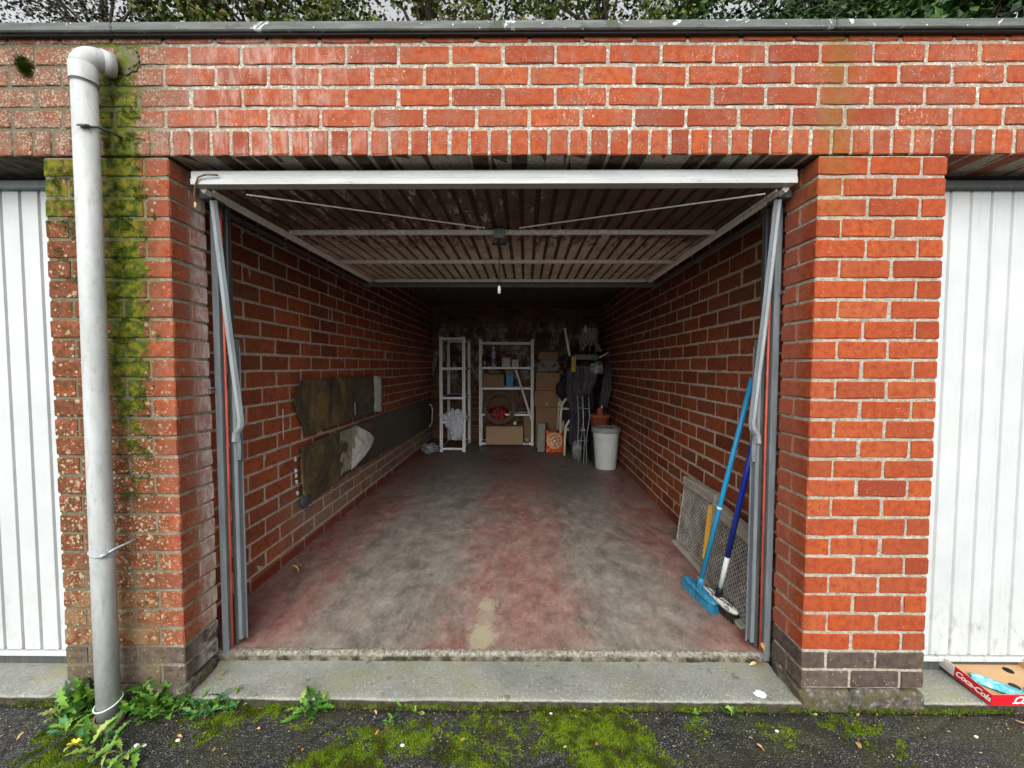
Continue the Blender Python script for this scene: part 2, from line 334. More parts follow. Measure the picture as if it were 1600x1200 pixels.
def m_leafy(name, stops, sc=3, trans=.0, rough=.55):
    g = G(name, rough, .35)
    n = g.add(g.mul(g.noise(sc, 4), .6), g.mul(g.rnd(), .4))
    g.col(g.ramp(n, stops)); return g.m
def m_membrane():
    g = G('bitumen_membrane_sheet', .45, .45)
    n = g.noise(1, 6, sc3=(3, 6, 4), rough=.75, dist=.8)
    c = g.ramp(n, [(.3, (.04, .034, .027)), (.5, (.085, .070, .045)), (.62, (.20, .14, .045)), (.76, (.28, .18, .05))])
    c = g.mix(g.rg(g.Y, 2.2, 2.8), c, g.ramp(n, [(.3, (.05, .043, .03)), (.7, (.10, .085, .055))]))
    c = g.mix(g.mul(g.rg(g.noise(1, 8, sc3=(60, 9, 60), rough=.8, dist=1.5), .64, .67), .5), c, (.5, .42, .22))
    g.col(c); g.bump(g.noise(1, 6, sc3=(30, 30, 12), dist=1), .7, .01); return g.m
def m_card(name, c):
    g = G(name, .85, .15); n = g.noise(1, 4, sc3=(5, 5, 120))
    g.col(g.ramp(n, [(.3, tuple(x*.85 for x in c)), (.7, c)])); g.bump(n, .1, .002); return g.m
def m_wood(name, c0, c1):
    g = G(name, .85, .2); n = g.noise(1, 6, sc3=(40, 8, 40), rough=.7)
    g.col(g.ramp(n, [(.3, c0), (.7, c1)])); g.bump(n, .5, .004); return g.m
FLOOR, SLAB, LIP, ASPH, MOSS = m_floor(), m_slab(), m_lip(), m_asphalt(), m_moss()
DOORM, DOORR, UNDER, BAR = m_door('white_door_steel', .35), m_door('dirtier_white_door_steel', 1), m_door_under(), m_bar()
GALV = m_galv('grey_galvanised_steel', (.13, .15, .16), (.23, .26, .28)); GALVL = m_galv('light_galvanised_steel', (.28, .31, .32), (.46, .49, .50))
DARKST = m_galv('dark_grey_steel', (.05, .055, .055), (.10, .11, .11))
SHELFM = plain('white_shelf_steel', (.80, .82, .82), .5, var=.15)
PIPE, COPE, MEMB = m_pipe(), m_coping(), m_membrane()
CARD = m_card('brown_cardboard', (.27, .165, .095)); CARDL = m_card('light_cardboard', (.42, .28, .17))
BLACK = plain('black_plastic', (.012, .012, .013), .45); ROOFM = plain('black_roofing_felt', (.03, .03, .032), .9)
CEIL = plain('dark_grey_ceiling_boards', (.10, .095, .085), .9, var=.4); ORANGE = plain('orange_red_cord', (.42, .075, .045), .5)
WHITEP = plain('off_white_plastic', (.62, .66, .64), .45, var=.08); WOODG = m_wood('grey_weathered_wood', (.20, .18, .145), (.44, .41, .34))
YELW = m_wood('yellow_ochre_paint', (.50, .25, .03), (.62, .36, .05)); WIRE = plain('grey_wire', (.40, .37, .33), .6, metal=.2, var=.4)
BOARDBR = plain('brown_hardboard', (.13, .08, .045), .8); CREAM = plain('cream_plastic', (.62, .57, .46), .45, var=.1)
FOIL = plain('crumpled_silver_foil', (.75, .75, .72), .28, .6, .5, var=.12, bump=.9, bsc=45)

# ------------------------------------------------------------------ mesh helpers
def rbox(bm, c, s, bev=.003, M=None):
    """chamfered box, centre c, full size s"""
    c = Vector(c); h = Vector(s)/2; b = min(bev, min(h)*.45)
    V = {}
    for sx in (-1, 1):
        for sy in (-1, 1):
            for sz in (-1, 1):
                sg = (sx, sy, sz)
                for a in range(3):
                    p = Vector([sg[i]*(h[i] if i == a else h[i]-b) for i in range(3)])+c
                    V[sg, a] = bm.verts.new(M @ p if M else p)
    fs = []
    def F(vs): fs.append(bm.faces.new(vs))
    for a in range(3):
        o = [i for i in range(3) if i != a]
        for sg in (-1, 1):
            q = []
            for (p, t) in ((-1, -1), (1, -1), (1, 1), (-1, 1)):
                k = [0, 0, 0]; k[a] = sg; k[o[0]] = p; k[o[1]] = t; q.append(V[tuple(k), a])
            F(q)
    for a in range(3):
        o = [i for i in range(3) if i != a]
        for p in (-1, 1):
            for t in (-1, 1):
                k0 = [0, 0, 0]; k1 = [0, 0, 0]; k0[a] = -1; k1[a] = 1
                for k in (k0, k1): k[o[0]] = p; k[o[1]] = t
                F([V[tuple(k0), o[0]], V[tuple(k1), o[0]], V[tuple(k1), o[1]], V[tuple(k0), o[1]]])
    for sx in (-1, 1):
        for sy in (-1, 1):
            for sz in (-1, 1): F([V[(sx, sy, sz), a] for a in range(3)])
    return bm
def tube(bm, pts, rad, n=8, caps=True, close=False):
    pts = [Vector(p) for p in pts]; L = len(pts); rings = []
    rr = rad if isinstance(rad, (list, tuple)) else [rad]*L
    up = None
    for i, p in enumerate(pts):
        t = (pts[min(i+1, L-1)]-pts[max(i-1, 0)])
        if close: t = pts[(i+1) % L]-pts[(i-1) % L]
        t.normalize()
        if up is None:
            up = Vector((0, 0, 1)) if abs(t.z) < .9 else Vector((1, 0, 0))
        a = t.cross(up).normalized(); up = a.cross(t).normalized()
        rings.append([bm.verts.new(p+(a*math.cos(q)+up*math.sin(q))*rr[i]) for q in [2*math.pi*k/n for k in range(n)]])
    for i in range(L if close else L-1):
        A, B = rings[i], rings[(i+1) % L]
        for k in range(n): bm.faces.new((A[k], A[(k+1) % n], B[(k+1) % n], B[k]))
    if caps and not close: bm.faces.new(rings[0]); bm.faces.new(rings[-1])
    return bm
def lathe(bm, prof, cx, cy, n=24, M=None):
    rings = []
    for (rr, z) in prof:
        rings.append([bm.verts.new((M @ Vector((rr*math.cos(2*math.pi*k/n), rr*math.sin(2*math.pi*k/n), z)) if M else Vector((cx+rr*math.cos(2*math.pi*k/n), cy+rr*math.sin(2*math.pi*k/n), z)))) for k in range(n)])
    for A, B in zip(rings, rings[1:]):
        for k in range(n): bm.faces.new((A[k], A[(k+1) % n], B[(k+1) % n], B[k]))
    return bm
def sheet(bm, fn, nu, nv, thick=0):
    V = [[bm.verts.new(fn(i/nu, j/nv)) for j in range(nv+1)] for i in range(nu+1)]
    for i in range(nu):
        for j in range(nv): bm.faces.new((V[i][j], V[i+1][j], V[i+1][j+1], V[i][j+1]))
    return bm
def crumple(bm, c, s, seed=0, lvl=4, amp=.35, fr=2.2):
    t = bmesh.new(); bmesh.ops.create_icosphere(t, subdivisions=lvl, radius=1)
    for v in t.verts:
        p = v.co.copy(); q = p*fr+Vector((seed*7.3, seed*3.1, 0))
        d = abs(mn.noise(q))*1.5+abs(mn.noise(q*2.3))*.8+abs(mn.noise(q*5))*.3
        v.co = p*(1-amp+d*amp); v.co = Vector((c[0]+v.co.x*s[0], c[1]+v.co.y*s[1], max(c[2]+v.co.z*s[2], c[2]-s[2]*.92)))
    m = bpy.data.meshes.new('t'); t.to_mesh(m); t.free(); bm.from_mesh(m); bpy.data.meshes.remove(m)
    return bm
def mesh_of(name, bm, mt, smooth=False, solid=0):
    bmesh.ops.recalc_face_normals(bm, faces=bm.faces)
    if solid:
        bmesh.ops.solidify(bm, geom=bm.faces[:], thickness=solid)
    if smooth:
        for q in bm.faces: q.smooth = True
    m = bpy.data.meshes.new(name); bm.to_mesh(m); bm.free(); m.materials.append(mt); return m
def tag(o, label=None, cat=None, group=None, kind=None):
    for k, v in (('label', label), ('category', cat), ('group', group), ('kind', kind)):
        if v: o[k] = v
    return o
def thing(name, loc, label, cat, group=None, rz=0):
    o = bpy.data.objects.new(name, None); COL.objects.link(o); o.location = loc; o.rotation_euler.z = rz; o.empty_display_size = .05
    o['_m'] = 0; del o['_m']
    return tag(o, label, cat, group)
def put(name, mesh, parent=None, loc=(0, 0, 0), rot=(0, 0, 0), scale=None):
    """object whose coordinates are local to its parent"""
    o = bpy.data.objects.new(name, mesh); COL.objects.link(o); o.location = loc; o.rotation_euler = rot
    if scale: o.scale = scale
    if parent: o.parent = parent
    return o
def wm(o):
    M = Matrix.LocRotScale(o.location, o.rotation_euler, o.scale)
    return (wm(o.parent) @ o.matrix_parent_inverse @ M) if o.parent else M
def part(name, bm, mt, parent=None, smooth=False, solid=0, label=None):
    """mesh authored in world coordinates, kept in place under its parent; origin moved to its centre"""
    m = mesh_of(name, bm, mt, smooth, solid)
    co = np.empty(len(m.vertices)*3, 'f'); m.vertices.foreach_get('co', co); c = Vector(co.reshape(-1, 3).mean(0).tolist())
    m.transform(Matrix.Translation(-c))
    o = bpy.data.objects.new(name, m); COL.objects.link(o); o.location = c
    if parent: o.parent = parent; o.matrix_parent_inverse = wm(parent).inverted()
    if label: o['label'] = label
    return o
def box(name, c, s, mt, parent=None, bev=.003, rz=0, rx=0, ry=0, label=None):
    M = Matrix.Translation(c) @ Euler((rx, ry, rz)).to_matrix().to_4x4()
    return part(name, rbox(bmesh.new(), (0, 0, 0), s, bev, M), mt, parent, label=label)
def struct(o, kind='structure'): o['kind'] = kind; return o

# ------------------------------------------------------------------ bricks
def brick_mesh(name, L, D, Hh, seed, mt, nx=5, bev=.004, j=.0017):
    """irregular clay brick, centred; front face at -D/2"""
    rd = random.Random(seed)
    bm = bmesh.new()
    xs = [-L/2, -L/2+.005]+[-L/2+L*i/nx for i in range(1, nx)]+[L/2-.005, L/2]; nx += 2
    prof = []
    hy, hz = D/2, Hh/2
    loop = [(-hy+bev, -hz), (hy, -hz), (hy, hz), (-hy+bev, hz), (-hy, hz-bev), (-hy, -hz+bev)]
    rings = []
    for i, x in enumerate(xs):
        endc = i in (0, nx)
        ring = []
        for (y, z) in loop:
            if endc: yy = y+(bev*.9 if y < 0 else 0); zz = z*(1-.0022/hz)
            else: yy, zz = y, z
            ring.append(bm.verts.new((x+rd.uniform(-j, j)*(.7 if endc else 2), yy+rd.uniform(-j, j)*.5, zz+rd.uniform(-j, j))))
        rings.append(ring)
    for A, B in zip(rings, rings[1:]):
        for k in range(6): bm.faces.new((A[k], A[(k+1) % 6], B[(k+1) % 6], B[k]))
    bm.faces.new(rings[0]); bm.faces.new(rings[-1])
    return mesh_of(name, bm, mt)
def variants(name, L, D, Hh, n, mt, **k): return [brick_mesh(name, L, D, Hh, 100+i*13+int(L*1000), mt, **k) for i in range(n)]
HC = .078; BH = .0672; HT = 27*HC            # course height, brick height, opening height 2.106
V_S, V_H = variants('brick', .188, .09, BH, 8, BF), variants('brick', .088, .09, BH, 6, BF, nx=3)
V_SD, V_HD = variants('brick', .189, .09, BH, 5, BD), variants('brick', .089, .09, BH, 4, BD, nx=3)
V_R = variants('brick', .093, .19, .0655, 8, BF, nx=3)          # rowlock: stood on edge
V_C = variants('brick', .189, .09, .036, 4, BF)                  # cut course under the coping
rb = random.Random(3)
def jit(a): return rb.uniform(-a, a)
PIERS = []
def pier(x0, label, leftside):
    t = thing('brick_pier', (x0+.2445, .095, 0), label, 'brick pier')
    bm = bmesh.new(); rbox(bm, (x0+.2445, .095, HT/2), (.489-.008, .19-.008, HT), .003)
    part('mortar', bm, MF, t)
    def b(meshes, cx, cy, k, rz=0):
        o = put('brick', rb.choice(meshes), t, (cx-(x0+.2445)+jit(.0012), cy-.095+jit(.0012), HT-(k+.5)*HC+jit(.0008)), (jit(.004), jit(.006), rz+jit(.004)))
    for k in range(27):
        s, h = (V_SD, V_HD) if k >= 25 else (V_S, V_H)
        if k % 2 == 0:      # stretcher, stretcher, header
            b(s, x0+.0945, .045, k); b(s, x0+.2945, .045, k); b(s, x0+.4445, .095, k, math.pi/2)
            b(h, x0+.0445, .145, k)
        else:
            b(s, x0+.0445, .095, k, -math.pi/2); b(s, x0+.1945, .045, k); b(s, x0+.3945, .045, k)
            b(h, x0+.4445, .145, k)
    return t
XR, XL = 1.1588, 1.1588-2.5046-.489
pr_ = pier(XR, 'clean orange-red brick pier right of the open garage, two dark courses at its foot', False)
pl_ = pier(XL, 'mossy lichen-spotted brick pier behind the grey downpipe left of the open garage', True)
# rough concrete footings under the piers
def footing(x0, x1, parent, mt):
    bm = bmesh.new(); 
    t = bmesh.new(); rbox(t, ((x0+x1)/2, .09, -.052), (x1-x0, .2, .096), .012); bmesh.ops.subdivide_edges(t, edges=t.edges[:], cuts=3, use_grid_fill=True)
    for v in t.verts: v.co += Vector(mn.noise_vector(v.co*18))*.012
    m = bpy.data.meshes.new('t'); t.to_mesh(m); t.free(); bm.from_mesh(m)
    part('footing', bm, mt, parent, smooth=True)
FOOT = G('mossy_old_concrete', .9, .2)
_n = FOOT.noise(40, 6, rough=.7); FOOT.col(FOOT.mix(FOOT.mul(FOOT.rg(FOOT.noise(14, 5), .45, .6), .7), FOOT.ramp(_n, [(.35, (.04, .035, .026)), (.55, (.12, .108, .09)), (.7, (.36, .345, .31))]), (.09, .075, .03))); FOOT.bump(_n, 1, .01); FOOT = FOOT.m
footing(XR-.002, XR+.20, pr_, FOOT); footing(XR+.205, XR+.493, pr_, FOOT)
footing(XL-.004, XL+.494, pl_, FOOT)

# ------------------------------------------------------------------ parapet with rowlock course, courses and coping
PX0, PX1 = -2.66, 2.66
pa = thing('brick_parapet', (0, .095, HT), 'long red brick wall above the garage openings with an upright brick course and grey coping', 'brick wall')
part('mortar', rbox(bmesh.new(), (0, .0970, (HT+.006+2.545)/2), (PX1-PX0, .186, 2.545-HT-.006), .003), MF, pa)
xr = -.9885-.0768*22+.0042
i = 0
x = xr
while x < PX1-.04:
    put('brick', rb.choice(V_R), pa, (x+jit(.0015), jit(.0012), .052+jit(.001)), (jit(.006), -math.pi/2+jit(.012), jit(.005))); x += .0768
for i in range(5):
    z = HT+.105+(i+.5)*HC
    off = -1.2485+(.1 if i % 2 == 0 else 0)+.1
    x = off-.2*7
    ms = V_S
    if i == 4: ms = V_C; z = HT+.105+4*HC+.0055+.018
    while x < PX1-.08:
        put('brick', rb.choice(ms), pa, (x+jit(.0015), -.05+jit(.0012), z-HT+jit(.001)), (jit(.004), jit(.006), jit(.004))); x += .2
for (a, b_) in ((PX0, -1.52), (-1.518, 1.187), (1.189, PX1)):
    bm = bmesh.new(); t = bmesh.new()
    rbox(t, ((a+b_)/2, .06, 2.5700), (b_-a, .18, .034), .004)
    bm = t
    part('coping', bm, COPE, pa)
    bm = rbox(bmesh.new(), ((a+b_)/2, -.012, 2.549), (b_-a, .012, .008), .002)
    part('dark_line_strip', bm, BLACK, pa)  # black strip that draws the dark line below the coping

# ------------------------------------------------------------------ interior walls
def wall_bricks(root, length, z0, z1, Mo, h, bw, bh, phase, meshes, maxn, org, ang, vis=None):
    items = []
    ca, sa = math.cos(ang), math.sin(ang)
    k = 0; z = z0
    while z+bh*.5 < z1:
        x = phase+(Mo/2 if k % 2 else 0)-2*Mo
        while x < length:
            a, b = max(x, 0), min(x+bw, length)
            if b-a > .03:
                zt = min(z+bh, z1)
                cx, cz = (a+b)/2, (z+zt)/2
                wx, wy = org[0]+ca*cx, org[1]+sa*cx
                d = math.hypot(wx, wy+1.6)
                items.append((d, cx, cz, (b-a)/bw, (zt-z)/bh))
            x += Mo
        z += h; k += 1
    items.sort(key=lambda q: q[0])
    rest = bmesh.new()
    for n, (d, cx, cz, sx, sz) in enumerate(items):
        loc = (cx+jit(.002), jit(.0018), cz+jit(.0015)); rot = (jit(.006), jit(.006), jit(.004)); sc = (sx, 1, sz)
        m = rb.choice(meshes)
        if n < maxn: put('brick', m, root, loc, rot, sc)
        else:
            t = bmesh.new(); t.from_mesh(m); t.transform(Matrix.LocRotScale(Vector(loc), Euler(rot), Vector(sc)))
            tm = bpy.data.meshes.new('t'); t.to_mesh(tm); t.free(); rest.from_mesh(tm); bpy.data.meshes.remove(tm)
    if len(items) > maxn:
        o = put('bricks', mesh_of('bricks', rest, meshes[0].materials[0]), root); o['kind'] = 'stuff'
FZ = -.017
def inner_wall(name, label, p0, p1, bm_, mm, phase, z0=.012):
    d = Vector(p1)-Vector(p0); L = d.length; ang = math.atan2(d.y, d.x)
    t = thing(name, (*p0, 0), label, 'brick wall', rz=ang)
    put('mortar', mesh_of('mortar', rbox(bmesh.new(), (L/2, .055, (2.36+FZ-.03)/2), (L, .1, 2.36-FZ+.03), .001), mm), t)
    ms = variants('brick', .277, .03, .0875, 8, bm_, nx=5, j=.0022, bev=.004)
    # front faces sit 5 mm proud of the mortar: shift variants forward
    for m in ms: m.transform(Matrix.Translation((0, .0175, 0)))
    wall_bricks(t, L, FZ-.03+.0+.02, 2.35, .29, .1, .277, .0875, phase, ms, 300, p0, ang)
    return t
def lx(y): return -1.542+.0206*y
def rx_(y): return 1.297+.0245*y
BY = 5.45
inner_wall('side_wall', 'red brick side wall on the left inside the garage, behind the hung dark sheets', (lx(.2), .2), (lx(BY+.1), BY+.1), BL, ML, .8-.29*2)
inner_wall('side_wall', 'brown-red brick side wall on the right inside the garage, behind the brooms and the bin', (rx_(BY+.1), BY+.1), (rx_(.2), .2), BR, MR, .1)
inner_wall('back_wall', 'dark lime-streaked brick back wall of the garage behind the shelving', (lx(BY), BY), (rx_(BY), BY), BB, MB_, .1)

# floor, lip, slab, ground
bm = bmesh.new()
def ffn(a, b):
    y = .222+.02+a*(BY-.222); x = lx(y)-.02+b*(rx_(y)-lx(y)+.04); return Vector((x, y, FZ+mn.noise(Vector((x*2, y*2, 0)))*.002))
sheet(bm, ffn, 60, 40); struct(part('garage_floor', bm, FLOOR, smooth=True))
bm = bmesh.new()
def lfn(a, b):
    x = -1.42+a*(2.65); prof = [(.25, FZ-.001), (.232, FZ+.001), (.224, FZ-.002), (.219, FZ-.012), (.217, -.035), (.215, -.07)][min(5, int(b*5+.01))]
    p = Vector((x, prof[0]+.0045*x, prof[1])); n = mn.noise_vector(Vector((x*40, b*3, 1))); n2 = mn.noise(Vector((x*7, 0, 4)))
    return p+Vector((0, n.y*.0035+n2*.004, n.z*.0022))
sheet(bm, lfn, 500, 5); struct(part('floor_edge', bm, LIP, smooth=True))
bm = bmesh.new()
def slab(x0, x1, y1):
    def fn(a, b):
        x = x0+a*(x1-x0); pf = [(y1, -.056), (y1*.8, -.056), (y1*.6, -.057), (y1*.4, -.057), (y1*.2, -.058), (.012, -.058), (.002, -.060), (-.002, -.066), (-.003, -.10)]
        y, z = pf[min(8, int(b*8+.01))]; n = mn.noise_vector(Vector((x*30, y*30, 2)))
        e = 1 if b > .6 else .15
        return Vector((x, y+n.y*.003*e+mn.noise(Vector((x*5, 3, 0)))*.004*e, z+n.z*.0015*e))
    return fn
sheet(bm, slab(XL+.489-.01, XR+.002, .24), 420, 8); struct(part('threshold_slab', bm, SLAB, smooth=True))
for a, b_ in ((-2.9, XL+.005), (XR+.487, 2.9)):
    bm = bmesh.new(); sheet(bm, slab(a, b_, .6), 180, 8); struct(part('doorstep_slab', bm, SLAB, smooth=True))

def gz(x, y):
    d = max(0, -y)
    z = -.087+mn.noise(Vector((x*1.7, y*1.7, 0)))*.006+mn.noise(Vector((x*9, y*9, 5)))*.003
    # cracked raised ridges in the asphalt
    rdg = abs(mn.noise(Vector((x*1.6+3, y*3.2, 9)))); z -= .010*max(0, 1-rdg/.03)
    z -= .012*max(0, 1-d/.03) if y > -.03 else 0
    return z
xs = np.concatenate([[-60, -20, -8, -4], np.arange(-2.5, 2.5, .012), [2.5, 4, 8, 20, 60]])
ys = np.concatenate([[-60, -25, -10, -5, -3, -2, -1.4], np.arange(-1.0, .06, .012), [.062]])
vv = []; ff = []
for yy in ys:
    for xx in xs:
        n = mn.noise(Vector((xx*55, yy*55, 1)))*.0016 if -2.5 <= xx <= 2.5 and yy >= -1.01 else 0
        vv.append((xx, yy, (gz(xx, yy)+n) if abs(xx) < 3 and yy > -1.5 else -.09))
nx = len(xs)
for a in range(len(ys)-1):
    for b in range(nx-1): ff.append((a*nx+b, a*nx+b+1, (a+1)*nx+b+1, (a+1)*nx+b))
gm = bpy.data.meshes.new('asphalt_ground'); gm.from_pydata(vv, [], ff); gm.materials.append(ASPH)
for p in gm.polygons: p.use_smooth = True
struct(put('asphalt_ground', gm))
bg_ = sheet(bmesh.new(), lambda a, b: Vector((-150+300*a, -150+300*b, -.13)), 8, 8); struct(part('outer_ground', bg_, ASPH))

# ------------------------------------------------------------------ ceiling and roof
bm = bmesh.new()
y = .2
ceil = thing('garage_ceiling', (0, 2.8, 2.34), 'dark boarded garage ceiling seen behind the open door leaf', 'ceiling'); ceil['kind'] = 'structure'
del ceil['category']
while y < BY:
    n_ = box('plank', ((lx(y)+rx_(y))/2, y+.098, 2.355+jit(.002)), (rx_(y)-lx(y)+.06, .19, .03), CEIL, ceil, .006); y += .2
roof = struct(box('flat_roof', (0, 2.9, 2.455), (9, 5.5, .14), ROOFM, None, .01))
del roof['kind']; tag(roof, 'flat black felt roof of the garage row behind the coping', 'roof')

# ------------------------------------------------------------------ open garage door leaf
def sx(x, y): return x+.0245*(y-.07)
door = thing('garage_door', (-.09, 1.0, 2.02), 'open white garage door leaf lying overhead, its underside stained brown', 'garage door')
bm = bmesh.new(); 
yb, w0, w1 = .064, -1.309, 1.124
prof = [(0, 2.030), (0, 2.052), (.004, 2.056), (.004, 2.080), (.008, 2.086), (.05, 2.086), (.05, 2.030)]
rings = [[bm.verts.new((x, yb+a, z+.001*(x-w0))) for a, z in prof] for x in (w0, w1)]
for k in range(7): bm.faces.new((rings[0][k], rings[0][(k+1) % 7], rings[1][(k+1) % 7], rings[1][k]))
bm.faces.new(rings[0]); bm.faces.new(rings[1]); part('front_rail', bm, BAR, door)
P = .0725; n = int((w1-w0-.06)/P)
for i in range(n+1):
    x0 = w0+.03+i*P
    bm = bmesh.new(); a, c = .103, 1.90
    for (yy0, yy1) in ((a, c),):
        pts = [(x0+.002, 2.046), (x0+.009, 2.034), (x0+P-.016, 2.034), (x0+P-.009, 2.046), (x0+P+.001, 2.046), (x0+P+.001, 2.049), (x0+.002, 2.049)]
        A = [bm.verts.new((sx(px, yy0), yy0, z)) for px, z in pts]; B = [bm.verts.new((sx(px, yy1), yy1, z)) for px, z in pts]
        for k in range(7): bm.faces.new((A[k], A[(k+1) % 7], B[(k+1) % 7], B[k]))
        bm.faces.new(A); bm.faces.new(B)
    part('panel', bm, UNDER, door)
CBAR = plain('spotted_cream_crossbar', (.74, .74, .67), .6, var=.25, sc=60)
for (y, hh) in ((.645, .024), (1.268, .024), (1.905, .024)):
    rails = part('crossbar', rbox(bmesh.new(), (sx(-.09, y), y, 2.025), (2.30, .032, .022), .004), CBAR, door)
for s, xx in ((-1, -1.285), (1, 1.10)):
    bm = bmesh.new(); tube(bm, [(sx(xx, .1), .10, 2.024), (sx(xx, 1.92)-.0*s, 1.92, 2.024)], .015, 4); part('side_rail', bm, CBAR, door)
    bm = bmesh.new(); tube(bm, [(sx(xx-s*.026, .12), .12, 2.026), (sx(xx-s*.026, 1.92), 1.92, 2.026)], .007, 4); part('side_rail', bm, CBAR, door)
lk = box('lock_box', (-.085, .60, 1.998), (.058, .06, .05), GALV, door, .004)
bm = tube(bmesh.new(), [(-.085, .585, 1.985), (-.085, .578, 1.945)], .007, 8); tube(bm, [(-.122, .578, 1.945), (-.11, .576, 1.942), (-.06, .576, 1.942), (-.048, .578, 1.945)], .007, 8)
hnd = part('handle', bm, BLACK, lk, True)
bm = tube(bmesh.new(), [(-.085, .578, 1.94), (-.0852, .577, 1.80), (-.085, .576, 1.72)], .0022, 5); part('pull_cord', bm, BLACK, lk)
bm = lathe(bmesh.new(), [(.001, .02), (.005, .018), (.008, .006), (.008, -.02), (.001, -.022)], 0, 0, 10, Matrix.Translation((-.085, .576, 1.705))); part('pull_knob', bm, WHITEP, lk, True)
for (a, b_) in (((-1.12, .12, 2.012), (-.155, .50, 2.0)), ((1.03, .12, 2.012), (.02, .50, 2.0))):
    bm = tube(bmesh.new(), [a, b_], .0032, 6); part('lock_rod', bm, CBAR, door)
# the bent wire hanging over the left end of the rail
bm = tube(bmesh.new(), [(-1.19, .055, 2.062), (-1.235, .05, 2.062), (-1.27, .055, 2.054), (-1.285, .06, 2.03), (-1.30, .07, 1.99), (-1.298, .075, 1.96)], .0035, 6)
tag(part('dry_twig', bm, plain('dry_brown_twig', (.14, .09, .05), .8), None, True), 'dry brown twig hooked over the left end of the white door rail', 'twig')
tg = bmesh.new(); crumple(tg, (-1.299, .075, 1.952), (.007, .007, .018), 3, 2); tag(part('dry_leaf', tg, plain('tan_dry_leaf', (.50, .33, .16), .8), None, True), 'small tan dried leaf hanging below the left end of the door rail', 'leaf')

# ------------------------------------------------------------------ door frame, tracks and lifting arms
fr = thing('door_frame', (-.09, .22, 0), 'grey galvanised frame and lifting gear of the open garage door', 'door frame')
for s, xo_, y0 in ((1, -1.346, .212), (-1, 1.166, .212)):
    # s=+1 left post (grows to the right), s=-1 right post
    X = lambda d: xo_+s*d
    zt, zb = 2.03, -.045
    box('post_flange', (X(.014), y0+.018, (zt+zb)/2), (.028, .034, zt-zb), GALV, fr, .002)
    box('post_web', (X(.044), y0+.05, (zt+.0)/2), (.016, .03, zt), DARKST, fr, .002)
    bm = tube(bmesh.new(), [(X(.040), y0+.014, zt-.02), (X(.041), y0+.016, 1.0), (X(.040), y0+.012, zb+.04)], .0052, 8); part('cord', bm, ORANGE, fr, True)
    box('post_channel', (X(.064), y0+.05, .72), (.018, .04, 1.40), GALV, fr, .003)
    box('post_channel_lip', (X(.076), y0+.062, .70), (.006, .006, 1.38), GALV, fr, .002)
    # lifting arm: two parallel flat bars, bent at the foot
    for dd, top, mt in ((0, .118, GALVL), (.016, .11, GALV)):
        a = X(.055+dd); foot = X(.092+dd)
        bm = bmesh.new()
        tube(bm, [(a, y0-.06, 2.0), ((a+foot)/2, y0-.02, 1.5), (foot, y0+.02, 1.05), (foot-s*.004, y0+.02, 1.02), (foot-s*.024, y0+.02, .99), (foot-s*.028, y0+.02, .955)], .0085, 4)
        part('lift_arm', bm, mt, fr)
    bm = tube(bmesh.new(), [(X(.078), y0+.03, 1.0), (X(.082), y0+.03, .92), (X(.08), y0+.03, .87)], .011, 4); part('arm_bracket', bm, GALV, fr)
    box('top_bracket', (X(.04), y0-.03, 2.02), (.055, .09, .035), DARKST, fr, .004)
    # side rail under the ceiling
    bm = tube(bmesh.new(), [(X(-.05), .26, 2.035), (X(-.05)+.0245*1.85, 2.12, 2.035)], .018, 4); part('ceiling_track', bm, DARKST, fr)
    box('anchor_tab', (X(-.004), y0-.022, 1.62 if s < 0 else 1.2), (.03, .03, .006), GALV, fr, .001)
box('rear_rail', (sx(-.09, 2.05), 2.07, 2.02), (2.62, .03, .035), GALV, fr, .004)
for s, x_ in ((1, -1.22), (-1, 1.13)): box('roller_bracket', (sx(x_, 2.0), 2.0, 2.03), (.05, .06, .03), GALV, fr, .003)

# ------------------------------------------------------------------ neighbouring closed doors
GRV = plain('dark_groove_steel', (.11, .11, .105), .6, var=.4)  # darker grey backing seen in the grooves of the right door
def closed_door(x0, x1, label, mt, pitch, gw, yf, zb, zt, phase):
    t = thing('garage_door', ((x0+x1)/2, yf, zb), label, 'garage door')
    part('backing', rbox(bmesh.new(), ((x0+x1)/2, yf+.022, (zb+zt)/2), (x1-x0, .012, zt-zb), .001), GRV if x0 > 0 else mt, t)
    part('bottom_rail', rbox(bmesh.new(), ((x0+x1)/2, yf+.004, zb+.010), (x1-x0, .03, .022), .004), mt, t)
    x = x0+phase
    while x < x1-pitch:
        bm = bmesh.new(); A = []; B = []
        for px, dy in ((gw*.15, .016), (gw*.8, .001), (gw, 0), (pitch-.002, 0), (pitch, .001), (pitch+.001, .016)):
            A.append(bm.verts.new((x+px, yf+dy, zb+.026))); B.append(bm.verts.new((x+px, yf+dy, zt)))
        for k in range(5): bm.faces.new((A[k], A[k+1], B[k+1], B[k]))
        bm.faces.new(A); bm.faces.new(B)
        part('panel', bm, mt, t); x += pitch
    fm = DARKST if x0 > 0 else GALV
    part('head_frame', rbox(bmesh.new(), ((x0+x1)/2, yf-.004, zt+.016), (x1-x0+.02, .04, .036), .004), fm, t)
    return t
closed_door(XR+.489-.03, 2.75, 'closed white ribbed garage door right of the right pier, grimy at the foot', DOORR, .0872, .017, .178, -.008, 2.048, .052)
closed_door(-2.75, XL+.03, 'closed white ribbed garage door at the left edge behind the downpipe', DOORM, .0838, .018, .178, -.012, 2.055, .012)
for nm, x0, x1 in (('gap_strip', XR+.489, 2.8), ('gap_strip', -2.8, XL)):
    o = struct(box('door_gap_strip', ((x0+x1)/2, .235, -.035), (x1-x0+.02, .1, .05), DARKST, None, .004));  # dark-coloured strip stands in for shade in the gap under the closed doors

